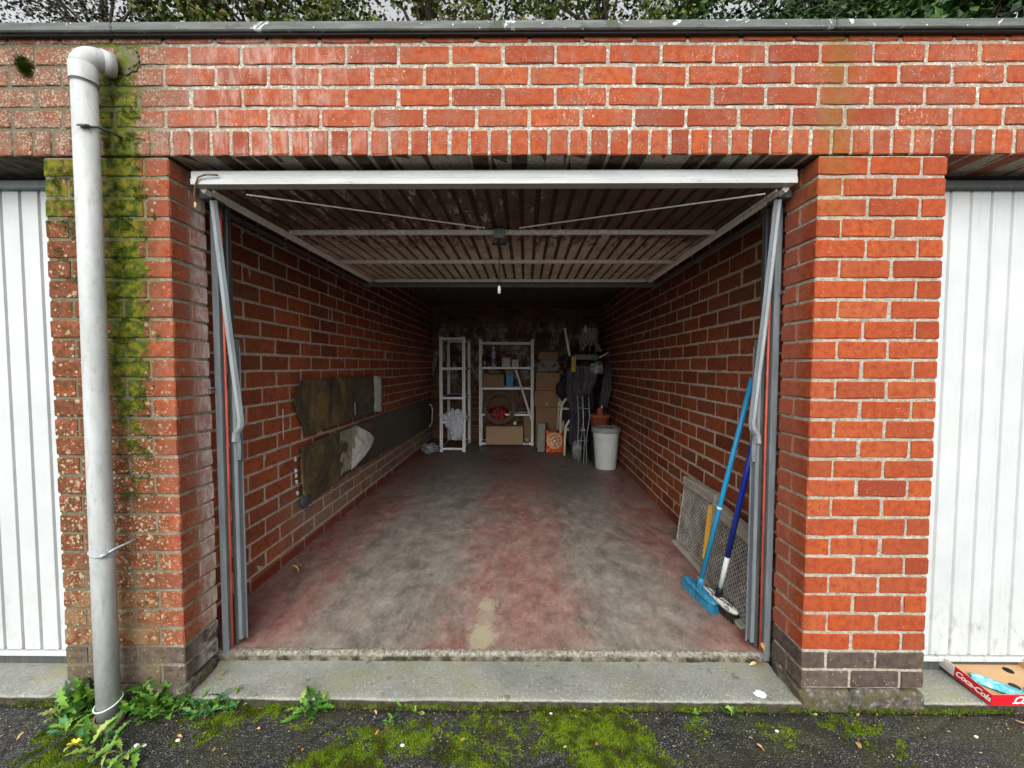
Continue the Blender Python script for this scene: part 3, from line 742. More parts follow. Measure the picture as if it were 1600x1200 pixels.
# ------------------------------------------------------------------ downpipe
pp = thing('downpipe', (-1.577, -.078, -.085), 'grey plastic downpipe on the mossy left pier with an elbow at its top', 'downpipe')
bm = bmesh.new(); pts = []
px_, py_ = -1.577, -.078
bm = tube(bmesh.new(), [(px_-.008, py_, -.07), (px_-.006, py_, .6), (px_-.002, py_, 1.5), (px_, py_, 2.33)], .0365, 32); part('pipe', bm, PIPE, pp, True)
bm = tube(bmesh.new(), [(px_, py_, 2.325), (px_, py_, 2.33), (px_, py_, 2.392)], .0405, 32)
pts = [(px_, py_, 2.385)]
dirv = Vector((.55, .83, .10)).normalized()
for q in range(1, 9):
    a = q/8*math.pi/2; Rb = .045
    pts.append(tuple(Vector((px_, py_, 2.385))+dirv*(Rb*(1-math.cos(a)))+Vector((0, 0, Rb*math.sin(a)))))
pts.append(tuple(Vector(pts[-1])+dirv*.035))
tube(bm, pts, .0400, 32); part('elbow', bm, PIPE, pp, True)
e0 = Vector(pts[-1])
bm = tube(bmesh.new(), [tuple(e0-dirv*.03), tuple(e0+dirv*.004)], .0435, 32); part('socket_ring', bm, PIPE, pp, True)
bm = tube(bmesh.new(), [(px_, py_, 2.327), (px_, py_, 2.331)], .0412, 32); part('joint_ring', bm, BLACK, pp, True)
for z, col in ((.585, GALVL), (2.16, DARKST)):
    bm = bmesh.new()
    ring = [(px_-.004+.0385*math.cos(t), py_+.0385*math.sin(t), z-.012*math.cos(t)) for t in [math.pi*2*k/28 for k in range(28)]]
    if z < 1: tube(bm, ring, .004, 6, close=True)
    tube(bm, [(px_+.030, py_-.026, z+.002), (px_+.045, py_, z+.014), (px_+.055, py_+.04, z+.018), (px_+.055, 0, z+.018)], .0045, 6)
    tube(bm, [(px_+.020, py_-.040, z-.003), (px_+.036, py_-.022, z+.005)], .007, 8)
    tube(bm, [(px_+.040, py_-.030, z+.003), (px_+.012, py_-.044, z-.003)], .003, 6)
    part('clamp', bm, col, pp, True)
bm = tube(bmesh.new(), [(px_-.008+.042*math.cos(t), py_+.042*math.sin(t), -.012+.010*math.sin(t*1+.5)) for t in [math.pi*2*k/30 for k in range(30)]], .003, 6, close=True)
part('hoop', bm, WHITEP, pp, True)
bm = lathe(bmesh.new(), [(.037, -.10), (.048, -.095), (.052, -.07), (.047, -.052), (.040, -.05)], px_-.006, py_, 28)
for v in bm.verts: v.co.z += (.025*(v.co.y-py_)/.06); v.co += Vector(mn.noise_vector(v.co*20))*.004
part('ground_collar', bm, plain('dirty_clay_collar', (.19, .13, .09), .9, var=.4), pp, True)
# mortar patch where the pipe enters the wall
tg = bmesh.new(); crumple(tg, (-1.49, -.001, 2.462), (.06, .006, .06), 2, 4, .3, 2)
part('mortar_patch', tg, MF, pa, True)

# ------------------------------------------------------------------ sheets hung on the left wall
def onL(y, z, off): return Vector((lx(y)+off, y, z))
def poly_sheet(name, outline_top, outline_bot, off, mt, label, cat, parent=None, n=90, m=34, amp=.012, seed=1):
    def interp(pts, t):
        y = pts[0][0]+(pts[-1][0]-pts[0][0])*t
        for (a, b) in zip(pts, pts[1:]):
            if y <= b[0]+1e-6: q = (y-a[0])/max(b[0]-a[0], 1e-6); return y, a[1]+(b[1]-a[1])*q
        return y, pts[-1][1]
    def fn(a, b):
        yt, zt = interp(outline_top, a); yb_, zb_ = interp(outline_bot, a)
        y = yt+(yb_-yt)*b; z = zt+(zb_-zt)*b
        w = mn.noise(Vector((y*3+seed, z*4, 0)))*amp+abs(mn.noise(Vector((y*9+seed, z*14, 2))))*amp*.9+abs(mn.noise(Vector((y*22+seed, z*30, 5))))*amp*.3
        return onL(y, z, off+w)
    o = part(name, sheet(bmesh.new(), fn, n, m), mt, parent, True, .003)
    if label: tag(o, label, cat)
    return o
up_ = thing('membrane_sheet', onL(1.9, .8, .02), 'upper dark brown membrane sheet on the left wall with one pale folded end', 'sheet')
poly_sheet('sheet', [(1.127, 1.07), (1.21, 1.20), (2.60, 1.205)], [(1.127, 1.06), (1.27, .806), (2.60, .82)], .026, MEMB, None, None, up_)
def fold(a, b):
    y = 2.60+a*.17; z = 1.20+(.825-1.20)*b-(.02*a); return onL(y, z, .026+.05*math.sin(a*math.pi*.9))
part('folded_end', sheet(bmesh.new(), fold, 10, 10), plain('pale_sheet_lining', (.32, .34, .29), .5, var=.3), up_, True, .003)
lo_ = thing('membrane_sheet', onL(2.5, .4, .02), 'long lower dark membrane sheet running along the left wall to the back', 'sheet')
poly_sheet('sheet', [(1.20, .735), (2.05, .765), (3.4, .77), (5.2, .76)], [(1.20, .34), (1.32, .312), (1.93, .356), (3.4, .34), (5.2, .31)], .030, MEMB, None, None, lo_, n=110, seed=5, amp=.016)
def flap(a, b):
    # peeled foil corner, white underside showing
    yt = 2.055+a*.30; top = .765-a*.17; bot = .385+a*.20
    y = yt-.10*b*(1-a); z = top+(bot-top)*b
    return onL(y, z, .055+.07*math.sin(a*2.2)+.012*mn.noise(Vector((a*6, b*7, 3))))
part('foil_flap', sheet(bmesh.new(), flap, 16, 18), FOIL, lo_, False, .002)
def crease(a, b):
    y = 1.80+a*.27; z = .74+(.375-.74)*b+.02*a; return onL(y, z, .035+.035*a*a+.01*mn.noise(Vector((a*9, b*4, 7))))
part('foil_crease', sheet(bmesh.new(), crease, 12, 16), plain('dull_creased_foil', (.34, .31, .22), .35, .5, .3, var=.5, sc=22, bump=.8), lo_, True, .002)
bm = bmesh.new(); crumple(bm, onL(1.25, .345, .03), (.02, .075, .06), 4, 3, .3); part('rolled_corner', bm, plain('dark_blue_grey_lining', (.06, .07, .085), .4, var=.4), lo_, True)
for k, (y, z) in enumerate(((1.165, .66), (1.165, .58), (1.17, .545), (1.175, .50), (1.18, .42))):
    bm = bmesh.new(); crumple(bm, onL(y, z, .012), (.01, .014, .02), k+5, 2, .4); part('glue_blob', bm, WHITEP, lo_, True)
for y, z0, z1 in ((1.03, 1.02, .93), (1.03, .96, .82), (2.05, .97, .86)):
    bm = tube(bmesh.new(), [onL(y, z0, .012 if y < 2 else .06), onL(y, z1, .012 if y < 2 else .062)], .003, 5); part('glue_drip', bm, WHITEP, up_, True)

# ------------------------------------------------------------------ shelving and things at the back
def perforated_post(bm, x, y, z0, z1, w=.034):
    rbox(bm, (x, y, (z0+z1)/2), (w, .004, z1-z0), .001); rbox(bm, (x-w/2+.002, y+.016, (z0+z1)/2), (.004, .03, z1-z0), .001)
def shelving(name, label, xa, xb, ya, yb_, top, levels, w=.034, brace=False):
    t = thing(name, ((xa+xb)/2, (ya+yb_)/2, FZ), label, 'shelving')
    for x in (xa, xb):
        for y in (ya, yb_):
            bm = bmesh.new(); perforated_post(bm, x, y, FZ, top, w); ps = part('post', bm, SHELFM, t)
            if y == ya:
                bm = bmesh.new(); z = FZ+.03
                while z < top: rbox(bm, (x, y-.0035, z), (.008, .002, .014), .0005); z += .032
                h_ = part('slots', bm, DARKST, ps)
    for i, z in enumerate(levels):
        front = rbox(bmesh.new(), ((xa+xb)/2, ya-.004, z), (xb-xa-w*.6, .012, .036), .003); part('beam', front, SHELFM, t)
        part('beam', rbox(bmesh.new(), ((xa+xb)/2, yb_+.004, z), (xb-xa-w*.6, .012, .036), .003), SHELFM, t)
        for x in (xa, xb): part('beam', rbox(bmesh.new(), (x, (ya+yb_)/2, z), (.012, yb_-ya-.02, .03), .003), SHELFM, t)
        if i: part('shelf_board', rbox(bmesh.new(), ((xa+xb)/2, (ya+yb_)/2, z+.006), (xb-xa-.02, yb_-ya-.03, .010), .002), BOARDBR, t)
    return t
s1 = shelving('shelving_unit', 'narrow white metal shelving unit near the left wall with a crumpled cloth on it', -1.129, -.782, 4.62, 5.33, 1.745, (1.715, 1.26, .811, .438, .03), .048)
s2 = shelving('shelving_unit', 'wide white metal shelving unit with bottles and boxes and a slanting brace', -.575, .286, 5.14, 5.40, 1.74, (1.678, 1.269, .931, .496, .016), .04)
bm = tube(bmesh.new(), [(.012, 5.125, 1.237), (.12, 5.125, .90), (.268, 5.125, .42)], .017, 4); part('brace', bm, SHELFM, s2)
def cloth_lump(name, c, s, seed, mt, label, cat, lvl=4, amp=.4, fr=2): 
    return tag(part(name, crumple(bmesh.new(), c, s, seed, lvl, amp, fr), mt, None, True), label, cat)
STR = G('white_striped_cotton', .9, .1); _w = STR.ma('SINE', STR.mul(STR.add(STR.X, STR.mul(STR.Z, .5)), 260)); STR.col(STR.mix(STR.rg(_w, .4, .9), (.72, .74, .78), (.38, .42, .52))); STR.bump(STR.noise(18, 4), .6, .01); STR = STR.m
def hang(bm, c, w, h, seed, depth=.06, nu=26, nv=22, taper=.5):
    def fn(a, b):
        x = c[0]+(a-.5)*w*(1-taper*(b**1.5)*.9+.15*mn.noise(Vector((seed, b*3, 0)))); z = c[2]-h*b*(1-.25*abs(mn.noise(Vector((a*4, seed, 2))))*2*1)
        y = c[1]-depth*(.5+.5*math.sin(a*17+seed+b*2))*(.3+b)-.02*mn.noise(Vector((a*8, b*6, seed)))
        return Vector((x+.015*math.sin(b*9+seed), y, z))
    return sheet(bm, fn, nu, nv)
bm = crumple(bmesh.new(), (-.93, 4.66, .50), (.19, .13, .15), 3, 5, .5, 1.9); crumple(bm, (-.90, 4.61, .32), (.12, .06, .17), 5, 5, .5, 2.2)
tag(part('crumpled_cloth', bm, STR, None, True), 'crumpled white striped cloth hanging from the lower shelf of the narrow unit', 'cloth')
PLAS = G('clear_grey_plastic', .2, .6); PLAS.col(PLAS.ramp(PLAS.noise(16, 4), [(.35, (.10, .11, .12)), (.6, (.32, .34, .36)), (.75, (.6, .62, .64))])); PLAS.bump(PLAS.noise(30, 4), .8, .01); PLAS = PLAS.m
cloth_lump('plastic_bag', (-1.285, 4.53, .055), (.15, .12, .085), 6, PLAS, 'crumpled clear plastic bag on the floor in the left back corner', 'plastic bag', 4, .5, 2.4)
bm = tube(bmesh.new(), [(-1.405, 5.05, .30), (-1.36, 5.05, .38), (-1.35, 5.05, .60), (-1.37, 5.05, .66), (-1.41, 5.05, .68)], .007, 8); tag(part('bent_pipe', bm, SHELFM, None, True), 'thin white bent pipe on the left wall near the narrow shelving', 'pipe')
def carton(name, x0, x1, z0, z1, y, d, mt, label, cat='box', rz=0, flap=True):
    t = thing(name, ((x0+x1)/2, y+d/2, z0), label, cat)
    M = Matrix.Translation(((x0+x1)/2, y+d/2, (z0+z1)/2)) @ Matrix.Rotation(rz, 4, 'Z')
    bd = rbox(bmesh.new(), (0, 0, 0), (x1-x0, d, z1-z0), .004, M)
    for v in bd.verts: v.co += Vector(mn.noise_vector(v.co*5))*.008
    bd = part('body', bd, mt, t)
    for sy in (-1, 1): part('flap', rbox(bmesh.new(), (0, sy*(d/4+.001), (z1-z0)/2+.004), (x1-x0-.004, d/2-.004, .003), .001, M @ Matrix.Rotation(sy*rb.uniform(0, .05), 4, 'X')), mt, bd)
    part('tape', rbox(bmesh.new(), (0, 0, (z1-z0)/2+.0045), (.05, d+.002, .001), .0004, M @ Matrix.Translation((0, 0, .003))), CARDL, bd)
    return t
carton('cardboard_box', -.475, .125, .024, .315, 5.0, .33, CARDL, 'light cardboard box on the bottom shelf of the wide unit', rz=.02)
carton('cardboard_box', .145, .262, .024, .46, 5.2, .18, CARD, 'tall narrow brown box on the bottom shelf at the wide unit\'s right post')
carton('cardboard_box', -.535, -.185, .944, 1.165, 5.10, .26, CARD, 'flat brown cardboard box on the second shelf left of the blue box')
BLUE = plain('bright_blue_card', (.03, .21, .42), .5, var=.1)
tb = thing('blue_box', (-.09, 5.18, .944), 'small upright bright blue box on the second shelf of the wide unit', 'box')
part('body', rbox(bmesh.new(), (-.09, 5.18, 1.062), (.115, .1, .232), .003), BLUE, tb); part('lid_tab', rbox(bmesh.new(), (-.09, 5.128, 1.15), (.03, .004, .03), .001), plain('navy_card', (.01, .05, .12), .5), tb)
for x0, x1, z1, lab in ((-.222, -.078, 1.44, 'larger pale grey tub on the upper shelf of the wide unit'), (-.058, .065, 1.41, 'smaller pale grey box on the upper shelf of the wide unit')):
    t = thing('storage_tub', ((x0+x1)/2, 5.24, 1.28), lab, 'tub'); cx = (x0+x1)/2; ww = x1-x0
    bm = bmesh.new(); h = z1-1.283
    rbox(bm, (cx, 5.24, 1.283+h*.46), (ww*.94, .15, h*.9), .008); part('body', bm, plain('pale_grey_plastic', (.42, .42, .39), .5), t)
    part('lid', rbox(bmesh.new(), (cx, 5.24, z1-.008), (ww, .16, .02), .006), plain('grey_plastic_lid', (.35, .35, .33), .5), t)
def bottle(x, y, z, rr, h, mt, lm, capm, label):
    t = thing('bottle', (x, y, z), label, 'bottle')
    part('body', lathe(bmesh.new(), [(.001, z), (rr*.95, z), (rr, z+.01), (rr, z+h*.3), (rr*.9, z+h*.45), (rr, z+h*.6), (rr*.9, z+h*.72), (rr*.4, z+h*.88), (rr*.35, z+h*.93), (.001, z+h*.93)], x, y, 20), mt, t, True)
    part('label', lathe(bmesh.new(), [(rr*1.02, z+h*.16), (rr*1.02, z+h*.42)], x, y, 20), lm, t, True)
    part('cap', lathe(bmesh.new(), [(rr*.42, z+h*.90), (rr*.42, z+h), (.001, z+h)], x, y, 14), capm, t, True)
bottle(-.36, 5.22, 1.281, .05, .34, PLAS, plain('purple_label', (.16, .07, .17), .5, var=.6, sc=50), WHITEP, 'tall clear bottle with a purple label on the upper shelf')
bottle(-.505, 5.22, 1.281, .042, .24, BLACK, plain('orange_label', (.33, .12, .03), .5), plain('orange_cap', (.35, .11, .03), .5), 'dark bottle with an orange cap at the left end of the upper shelf')
bottle(-.43, 5.30, 1.281, .032, .18, BLACK, plain('dark_label', (.06, .06, .07), .5), BLACK, 'short black bottle between the orange-capped and the clear bottle')
# hose coil and red bundle
hc = thing('hose_coil', (-.26, 5.10, .36), 'coiled brown garden hose leaning upright in the wide shelving unit', 'hose')
HOSE = plain('brown_rubber_hose', (.14, .085, .06), .5)
for k in range(4):
    rr = .262-.014*k; cz = .61+.006*k
    bm = tube(bmesh.new(), [(-.255+rr*math.cos(t), 5.115+.03*math.sin(t)*.5-.012*k, cz+rr*.98*math.sin(t)) for t in [2*math.pi*q/48 for q in range(48)]], .010, 6, close=True); part('loop', bm, HOSE, hc, True)
REDM = G('red_glossy_net', .35, .5); _v, _c = REDM.vor(32); REDM.col(REDM.ramp(_v, [(.1, (.40, .012, .02)), (.6, (.16, .006, .01))])); REDM.bump(_v, .8, .02); REDM = REDM.m
cloth_lump('red_bag', (-.275, 5.20, .47), (.20, .12, .17), 8, REDM, 'shiny red bundle lying inside the coiled hose', 'bag', 4, .2, 2)
tag(box('white_tag', (-.0, 5.10, .36), (.045, .006, .05), WHITEP, None, .002, ry=.2), 'small white card beside the hose on the light cardboard box', 'card')
tag(box('brown_panel', (-.25, 5.425, .62), (.62, .012, .56), BOARDBR, None, .002), 'brown hardboard panel standing behind the coiled hose', 'board')
tag(box('brown_panel', (-.95, 5.42, .45), (.42, .012, .9), BOARDBR, None, .002), 'brown board standing against the back wall behind the narrow shelving', 'board')
tg = thing('glass_jar', (.2, 5.1, .024), 'small jar on the bottom shelf beside the light cardboard box', 'jar')
part('body', lathe(bmesh.new(), [(.001, .024), (.035, .024), (.037, .03), (.037, .09), (.03, .1)], .195, 5.12, 16), PLAS, tg, True)
part('lid', lathe(bmesh.new(), [(.034, .1), (.034, .115), (.001, .116)], .195, 5.12, 16), plain('tan_lid', (.4, .3, .15), .4), tg, True)
# column of cartons
carton('cardboard_box', .335, .665, FZ+.002, .645, 4.92, .4, CARD, 'bottom brown box of the stack right of the wide shelving')
carton('cardboard_box', .305, .70, .652, .905, 4.90, .42, CARD, 'middle brown box of the stack, with a small pale sticker', rz=.02)
carton('cardboard_box', .335, .715, .912, 1.195, 4.90, .4, CARD, 'top full-size brown box of the stack under the grey tray', rz=-.015)
tag(box('sticker', (.505, 4.885, .70), (.05, .002, .055), CARDL, None, .0005, rz=.02), 'small pale sticker on the middle brown box of the stack', 'sticker')
pk = thing('folded_card_tray', (.54, 4.98, 1.2), 'grey folded cardboard tray with two dark hand holes on top of the box stack', 'tray')
bm = bmesh.new(); o_ = [(-.17, 0), (-.185, .09), (-.12, .185), (.11, .19), (.18, .10), (.13, .01)]
A = [bm.verts.new((.54+a, 4.96, 1.208+b)) for a, b in o_]; B = [bm.verts.new((.54+a, 5.0, 1.208+b)) for a, b in o_]
for k in range(6): bm.faces.new((A[k], A[(k+1) % 6], B[(k+1) % 6], B[k]))
bm.faces.new(A); bm.faces.new(B); part('body', bm, plain('grey_card', (.19, .17, .15), .8), pk)
for a, rr_ in ((-.09, .5), (.085, -.5)):
    M = Matrix.Translation((.54+a, 4.956, 1.31)) @ Matrix.Rotation(rr_, 4, 'Y') @ Matrix.Diagonal((1.3, 1, .62, 1)) @ Matrix.Rotation(math.pi/2, 4, 'X')
    bm = bmesh.new(); bmesh.ops.create_circle(bm, cap_ends=True, radius=.034, segments=20, matrix=M); part('hand_hole', bm, BLACK, pk, solid=.003)
M = Matrix.Translation((.54, 4.956, 1.235)) @ Matrix.Diagonal((1.2, 1, .5, 1)) @ Matrix.Rotation(math.pi/2, 4, 'X')
bm = bmesh.new(); bmesh.ops.create_circle(bm, cap_ends=True, radius=.02, segments=16, matrix=M); part('hand_hole', bm, BLACK, pk, solid=.003)
carton('cardboard_box', .365, .675, 1.40, 1.535, 4.94, .2, CARD, 'small tilted brown box topmost of the stack', rz=.15)
tag(box('grey_board', (.405, 4.66, .20), (.11, .02, .44), plain('grey_green_board', (.24, .25, .21), .8), None, .003, ry=.02), 'narrow grey-green board leaning in front of the bottom box', 'board')
# pizza-print bag
PZ = G('red_printed_bag', .4, .4)
def _d(cx, cz, k=1):
    return PZ.ma('SQRT', PZ.add(PZ.ma('POWER', PZ.ma('SUBTRACT', PZ.X, cx), 2), PZ.ma('POWER', PZ.mul(PZ.ma('SUBTRACT', PZ.Z, cz), k), 2)))
_r = PZ.add(_d(.60, .17), PZ.mul(PZ.ma('SUBTRACT', PZ.noise(40, 4), .5), .02))
_c = PZ.mix(PZ.rg(PZ.noise(22, 4), .45, .55), (.50, .035, .018), (.60, .16, .03))
_c = PZ.mix(PZ.rg(_r, .122, .112), _c, (.70, .52, .28)); _c = PZ.mix(PZ.rg(_r, .098, .088), _c, (.35, .05, .02)); _c = PZ.mix(PZ.mul(PZ.rg(_r, .088, .078), PZ.rg(PZ.noise(45, 3), .45, .5)), _c, (.68, .52, .3))
_c = PZ.mix(PZ.rg(_r, .045, .035), _c, (.45, .03, .02)); _c = PZ.mix(PZ.rg(_r, .022, .015), _c, (.75, .62, .4)); PZ.col(_c); PZ = PZ.m
def pzf(a, b):
    x = .47+.28*a; z = -.012+.34*b-.05*a*b; y = 4.56-.05*math.sin(a*math.pi)*math.sin(b*math.pi)+.008*mn.noise(Vector((a*6, b*6, 0)))+.06*b
    return Vector((x, y, z))
pz = thing('printed_bag', (.6, 4.6, FZ), 'red and orange printed sack standing beside the cream chairs', 'bag')
part('front', sheet(bmesh.new(), pzf, 14, 14), PZ, pz, True, .004); part('sack_body', rbox(bmesh.new(), (.60, 4.66, .13), (.26, .10, .27), .03), plain('dark_red_sack', (.20, .02, .015), .5), pz)
tag(box('dark_tool_handle', (.50, 4.64, .36), (.03, .03, .17), BLACK, None, .008, ry=-.2), 'short black handle sticking up behind the printed sack', 'handle')
# stacked cream plastic chairs seen edge-on
def chair(dx, dz, label, dy=0):
    t = thing('plastic_chair', (.80+dx, 4.5+dy, FZ), label, 'chair', 'cream plastic chairs stacked beside the printed sack')
    for yy in (0, .36):
        bm = tube(bmesh.new(), [(.70+dx, 4.40+yy+dy, FZ+dz), (.705+dx, 4.40+yy+dy, .25+dz), (.72+dx, 4.40+yy+dy, .42+dz), (.77+dx, 4.40+yy+dy, .50+dz), (.86+dx, 4.40+yy+dy, .53+dz)], .019, 8); part('leg', bm, CREAM, t, True)
        bm = tube(bmesh.new(), [(.92+dx, 4.40+yy+dy, FZ+dz*.5), (.90+dx, 4.40+yy+dy, .3+dz), (.87+dx, 4.40+yy+dy, .52+dz)], .017, 8); part('leg', bm, CREAM, t, True)
    part('seat', rbox(bmesh.new(), (.86+dx, 4.58+dy, .36+dz), (.30, .36, .028), .01), CREAM, t)
    part('backrest', rbox(bmesh.new(), (.86+dx, 4.78+dy, .62+dz*.5), (.28, .028, .30), .01), CREAM, t)
chair(.03, 0.0, 'lower cream plastic chair of the stack next to the printed sack')
chair(-.02, .30, 'upper cream plastic chair of the stack under the grey cloth', .12)
# dark heap: parasol cover, cloths, wire stand, slats
PURP = plain('dark_mauve_cloth', (.065, .055, .07), .85, var=.4); DGR = plain('black_grey_cloth', (.035, .033, .036), .85, var=.5)
bm = hang(bmesh.new(), (.86, 4.32, 1.27), .24, 1.15, 2.1, .08, 24, 40, .62); tag(part('draped_cloth', bm, PURP, None, True), 'long mauve-grey cloth draped down over the cream chairs', 'cloth')
bm = hang(bmesh.new(), (1.02, 4.36, 1.30), .34, .42, 4.0, .07); tag(part('draped_cloth', bm, plain('grey_lilac_cloth', (.11, .10, .115), .85, var=.4), None, True), 'short grey-lilac cloth hanging beside the clear plastic bag', 'cloth')
cloth_lump('black_bag', (.98, 4.75, .75), (.30, .30, .78), 11, DGR, 'tall black covered heap in the right back corner behind the wire stand', 'bag', 4, .35, 1.6)
cloth_lump('black_bag', (1.10, 4.55, 1.25), (.22, .2, .16), 12, DGR, 'black bag on top of the heap under the striped cloth', 'bag', 4, .4, 1.8)
STRR = G('red_white_striped_cloth', .9, .1); _w = STRR.ma('SINE', STRR.mul(STRR.add(STRR.X, STRR.mul(STRR.Z, .35)), 130)); STRR.col(STRR.mix(STRR.mul(STRR.rg(_w, .0, .4), STRR.rg(STRR.Z, 1.75, 1.6, .15, 1)), (.30, .27, .24), (.24, .04, .045))); STRR.bump(STRR.noise(15, 4), .6, .02); STRR = STRR.m
bm = hang(bmesh.new(), (1.08, 4.42, 1.86), .22, .36, 6.0, .07, 20, 20, -.6); tag(part('striped_cloth', bm, STRR, None, True), 'red and cream striped cloth hanging at the top of the heap', 'cloth')
bm = tube(bmesh.new(), [(.72, 4.35, 1.83), (.80, 4.42, 1.45)], .017, 8); tube(bm, [(.705, 4.34, 1.83), (.735, 4.345, 1.84)], .022, 8); tag(part('white_pole', bm, SHELFM, None, True), 'short white pole leaning at the top left of the dark heap', 'pole')
bm = tube(bmesh.new(), [(1.02, 4.40, 1.80), (1.03, 4.42, 1.90)], .012, 8); tag(part('hook', bm, SHELFM, None, True), 'small white hook end above the striped cloth', 'hook')
bm = tube(bmesh.new(), [(1.20, 4.25, 1.42), (1.33, 4.25, 1.50)], .010, 8); tag(part('white_stick', bm, SHELFM, None, True), 'thin white stick end poking out above the clear plastic bag', 'stick')
cloth_lump('clear_bag', (1.19, 4.28, 1.27), (.13, .04, .10), 14, PLAS, 'clear plastic bag hanging against the dark heap beside the right wall', 'plastic bag', 4, .4, 2.2)
tag(box('yellow_card', (.83, 4.22, 1.33), (.06, .01, .22), plain('mustard_card', (.38, .27, .03), .6, var=.3), None, .002), 'mustard yellow card strip at the top of the mauve cloth', 'card')
tag(box('grey_slab', (1.0, 4.24, 1.43), (.34, .02, .07), plain('grey_panel', (.16, .16, .15), .7), None, .002), 'dull grey strip across the top of the hanging cloths', 'panel')
cloth_lump('plastic_bag', (.885, 4.2, .10), (.075, .05, .15), 16, PLAS, 'small clear plastic bag standing at the foot of the mauve cloth', 'plastic bag', 4, .35, 2)
ws = thing('wire_stand', (.93, 3.9, FZ), 'thin dark wire stand with bowed legs in front of the dark heap', 'stand')
for k, (x0, x1, y0) in enumerate(((.845, .865, 3.92), (.90, .925, 3.88), (.985, .965, 3.86), (.93, .90, 4.0))):
    bm = tube(bmesh.new(), [(x1, y0, FZ), (x1+.012*(1 if k % 2 else -1), y0, .3), (x0+.015, y0, .62), (x0, y0+.02, .90)], .0055, 6); part('leg', bm, GALVL, ws, True)
for z in (.30, .74): part('crosspiece', tube(bmesh.new(), [(.85, 3.9, z), (.99, 3.88, z-.01)], .004, 6), GALVL, ws)
sl_ = thing('folded_parasol', (1.25, 4.05, .75), 'folded dark grey parasol leaning into the right back corner above the clay pot', 'parasol')
for k in range(6):
    bm = tube(bmesh.new(), [(1.16+.02*k, 4.0+.01*k, .76), (1.20+.022*k, 4.03, 1.0), (1.26+.014*k, 4.1, 1.33)], [.022, .018, .008], 5); part('fabric_fold', bm, plain('dark_grey_canvas', (.035+.05*(k % 2), .035+.05*(k % 2), .04+.05*(k % 2)), .8), sl_, True)
part('pole', tube(bmesh.new(), [(1.17, 4.0, .55), (1.20, 4.02, .80)], .014, 8), SHELFM, sl_, True)
pt = thing('clay_pot', (1.17, 4.0, .40), 'terracotta plastic pot behind the white bin lid', 'pot')
TERR = plain('terracotta_plastic', (.30, .075, .035), .6, var=.15)
part('body', lathe(bmesh.new(), [(.001, .32), (.105, .32), (.135, .60), (.148, .605), (.15, .64), (.142, .64), (.13, .60), (.10, .35), (.001, .35)], 1.17, 4.02, 28), TERR, pt, True)
part('plug', lathe(bmesh.new(), [(.05, .60), (.04, .70), (.02, .74), (.001, .74)], 1.17, 4.02, 18), TERR, pt, True)
tag(box('wooden_crate', (1.17, 4.08, .145), (.24, .24, .32), BLACK, None, .01), 'dark crate carrying the terracotta pot behind the white bin', 'crate')
# white bin
wb = thing('white_bin', (1.17, 3.66, FZ), 'white plastic lidded bin standing by the right wall', 'bin')
bx_, by_ = 1.175, 3.66
part('body', lathe(bmesh.new(), [(.001, FZ), (.125, FZ), (.133, FZ+.008), (.165, .47), (.165, .475), (.13, .03), (.001, .03)], bx_, by_, 40), WHITEP, wb, True)
LIDM = plain('grey_lid', (.30, .31, .30), .5)
part('lid', lathe(bmesh.new(), [(.178, .455), (.184, .465), (.184, .505), (.176, .518), (.155, .52), (.148, .508), (.06, .510), (.05, .520), (.001, .521)], bx_, by_, 40), LIDM, wb, True)
part('lid_handle', tube(bmesh.new(), [(bx_-.05, by_, .515), (bx_-.03, by_, .535), (bx_+.03, by_, .535), (bx_+.05, by_, .515)], .006, 6), LIDM, wb, True)

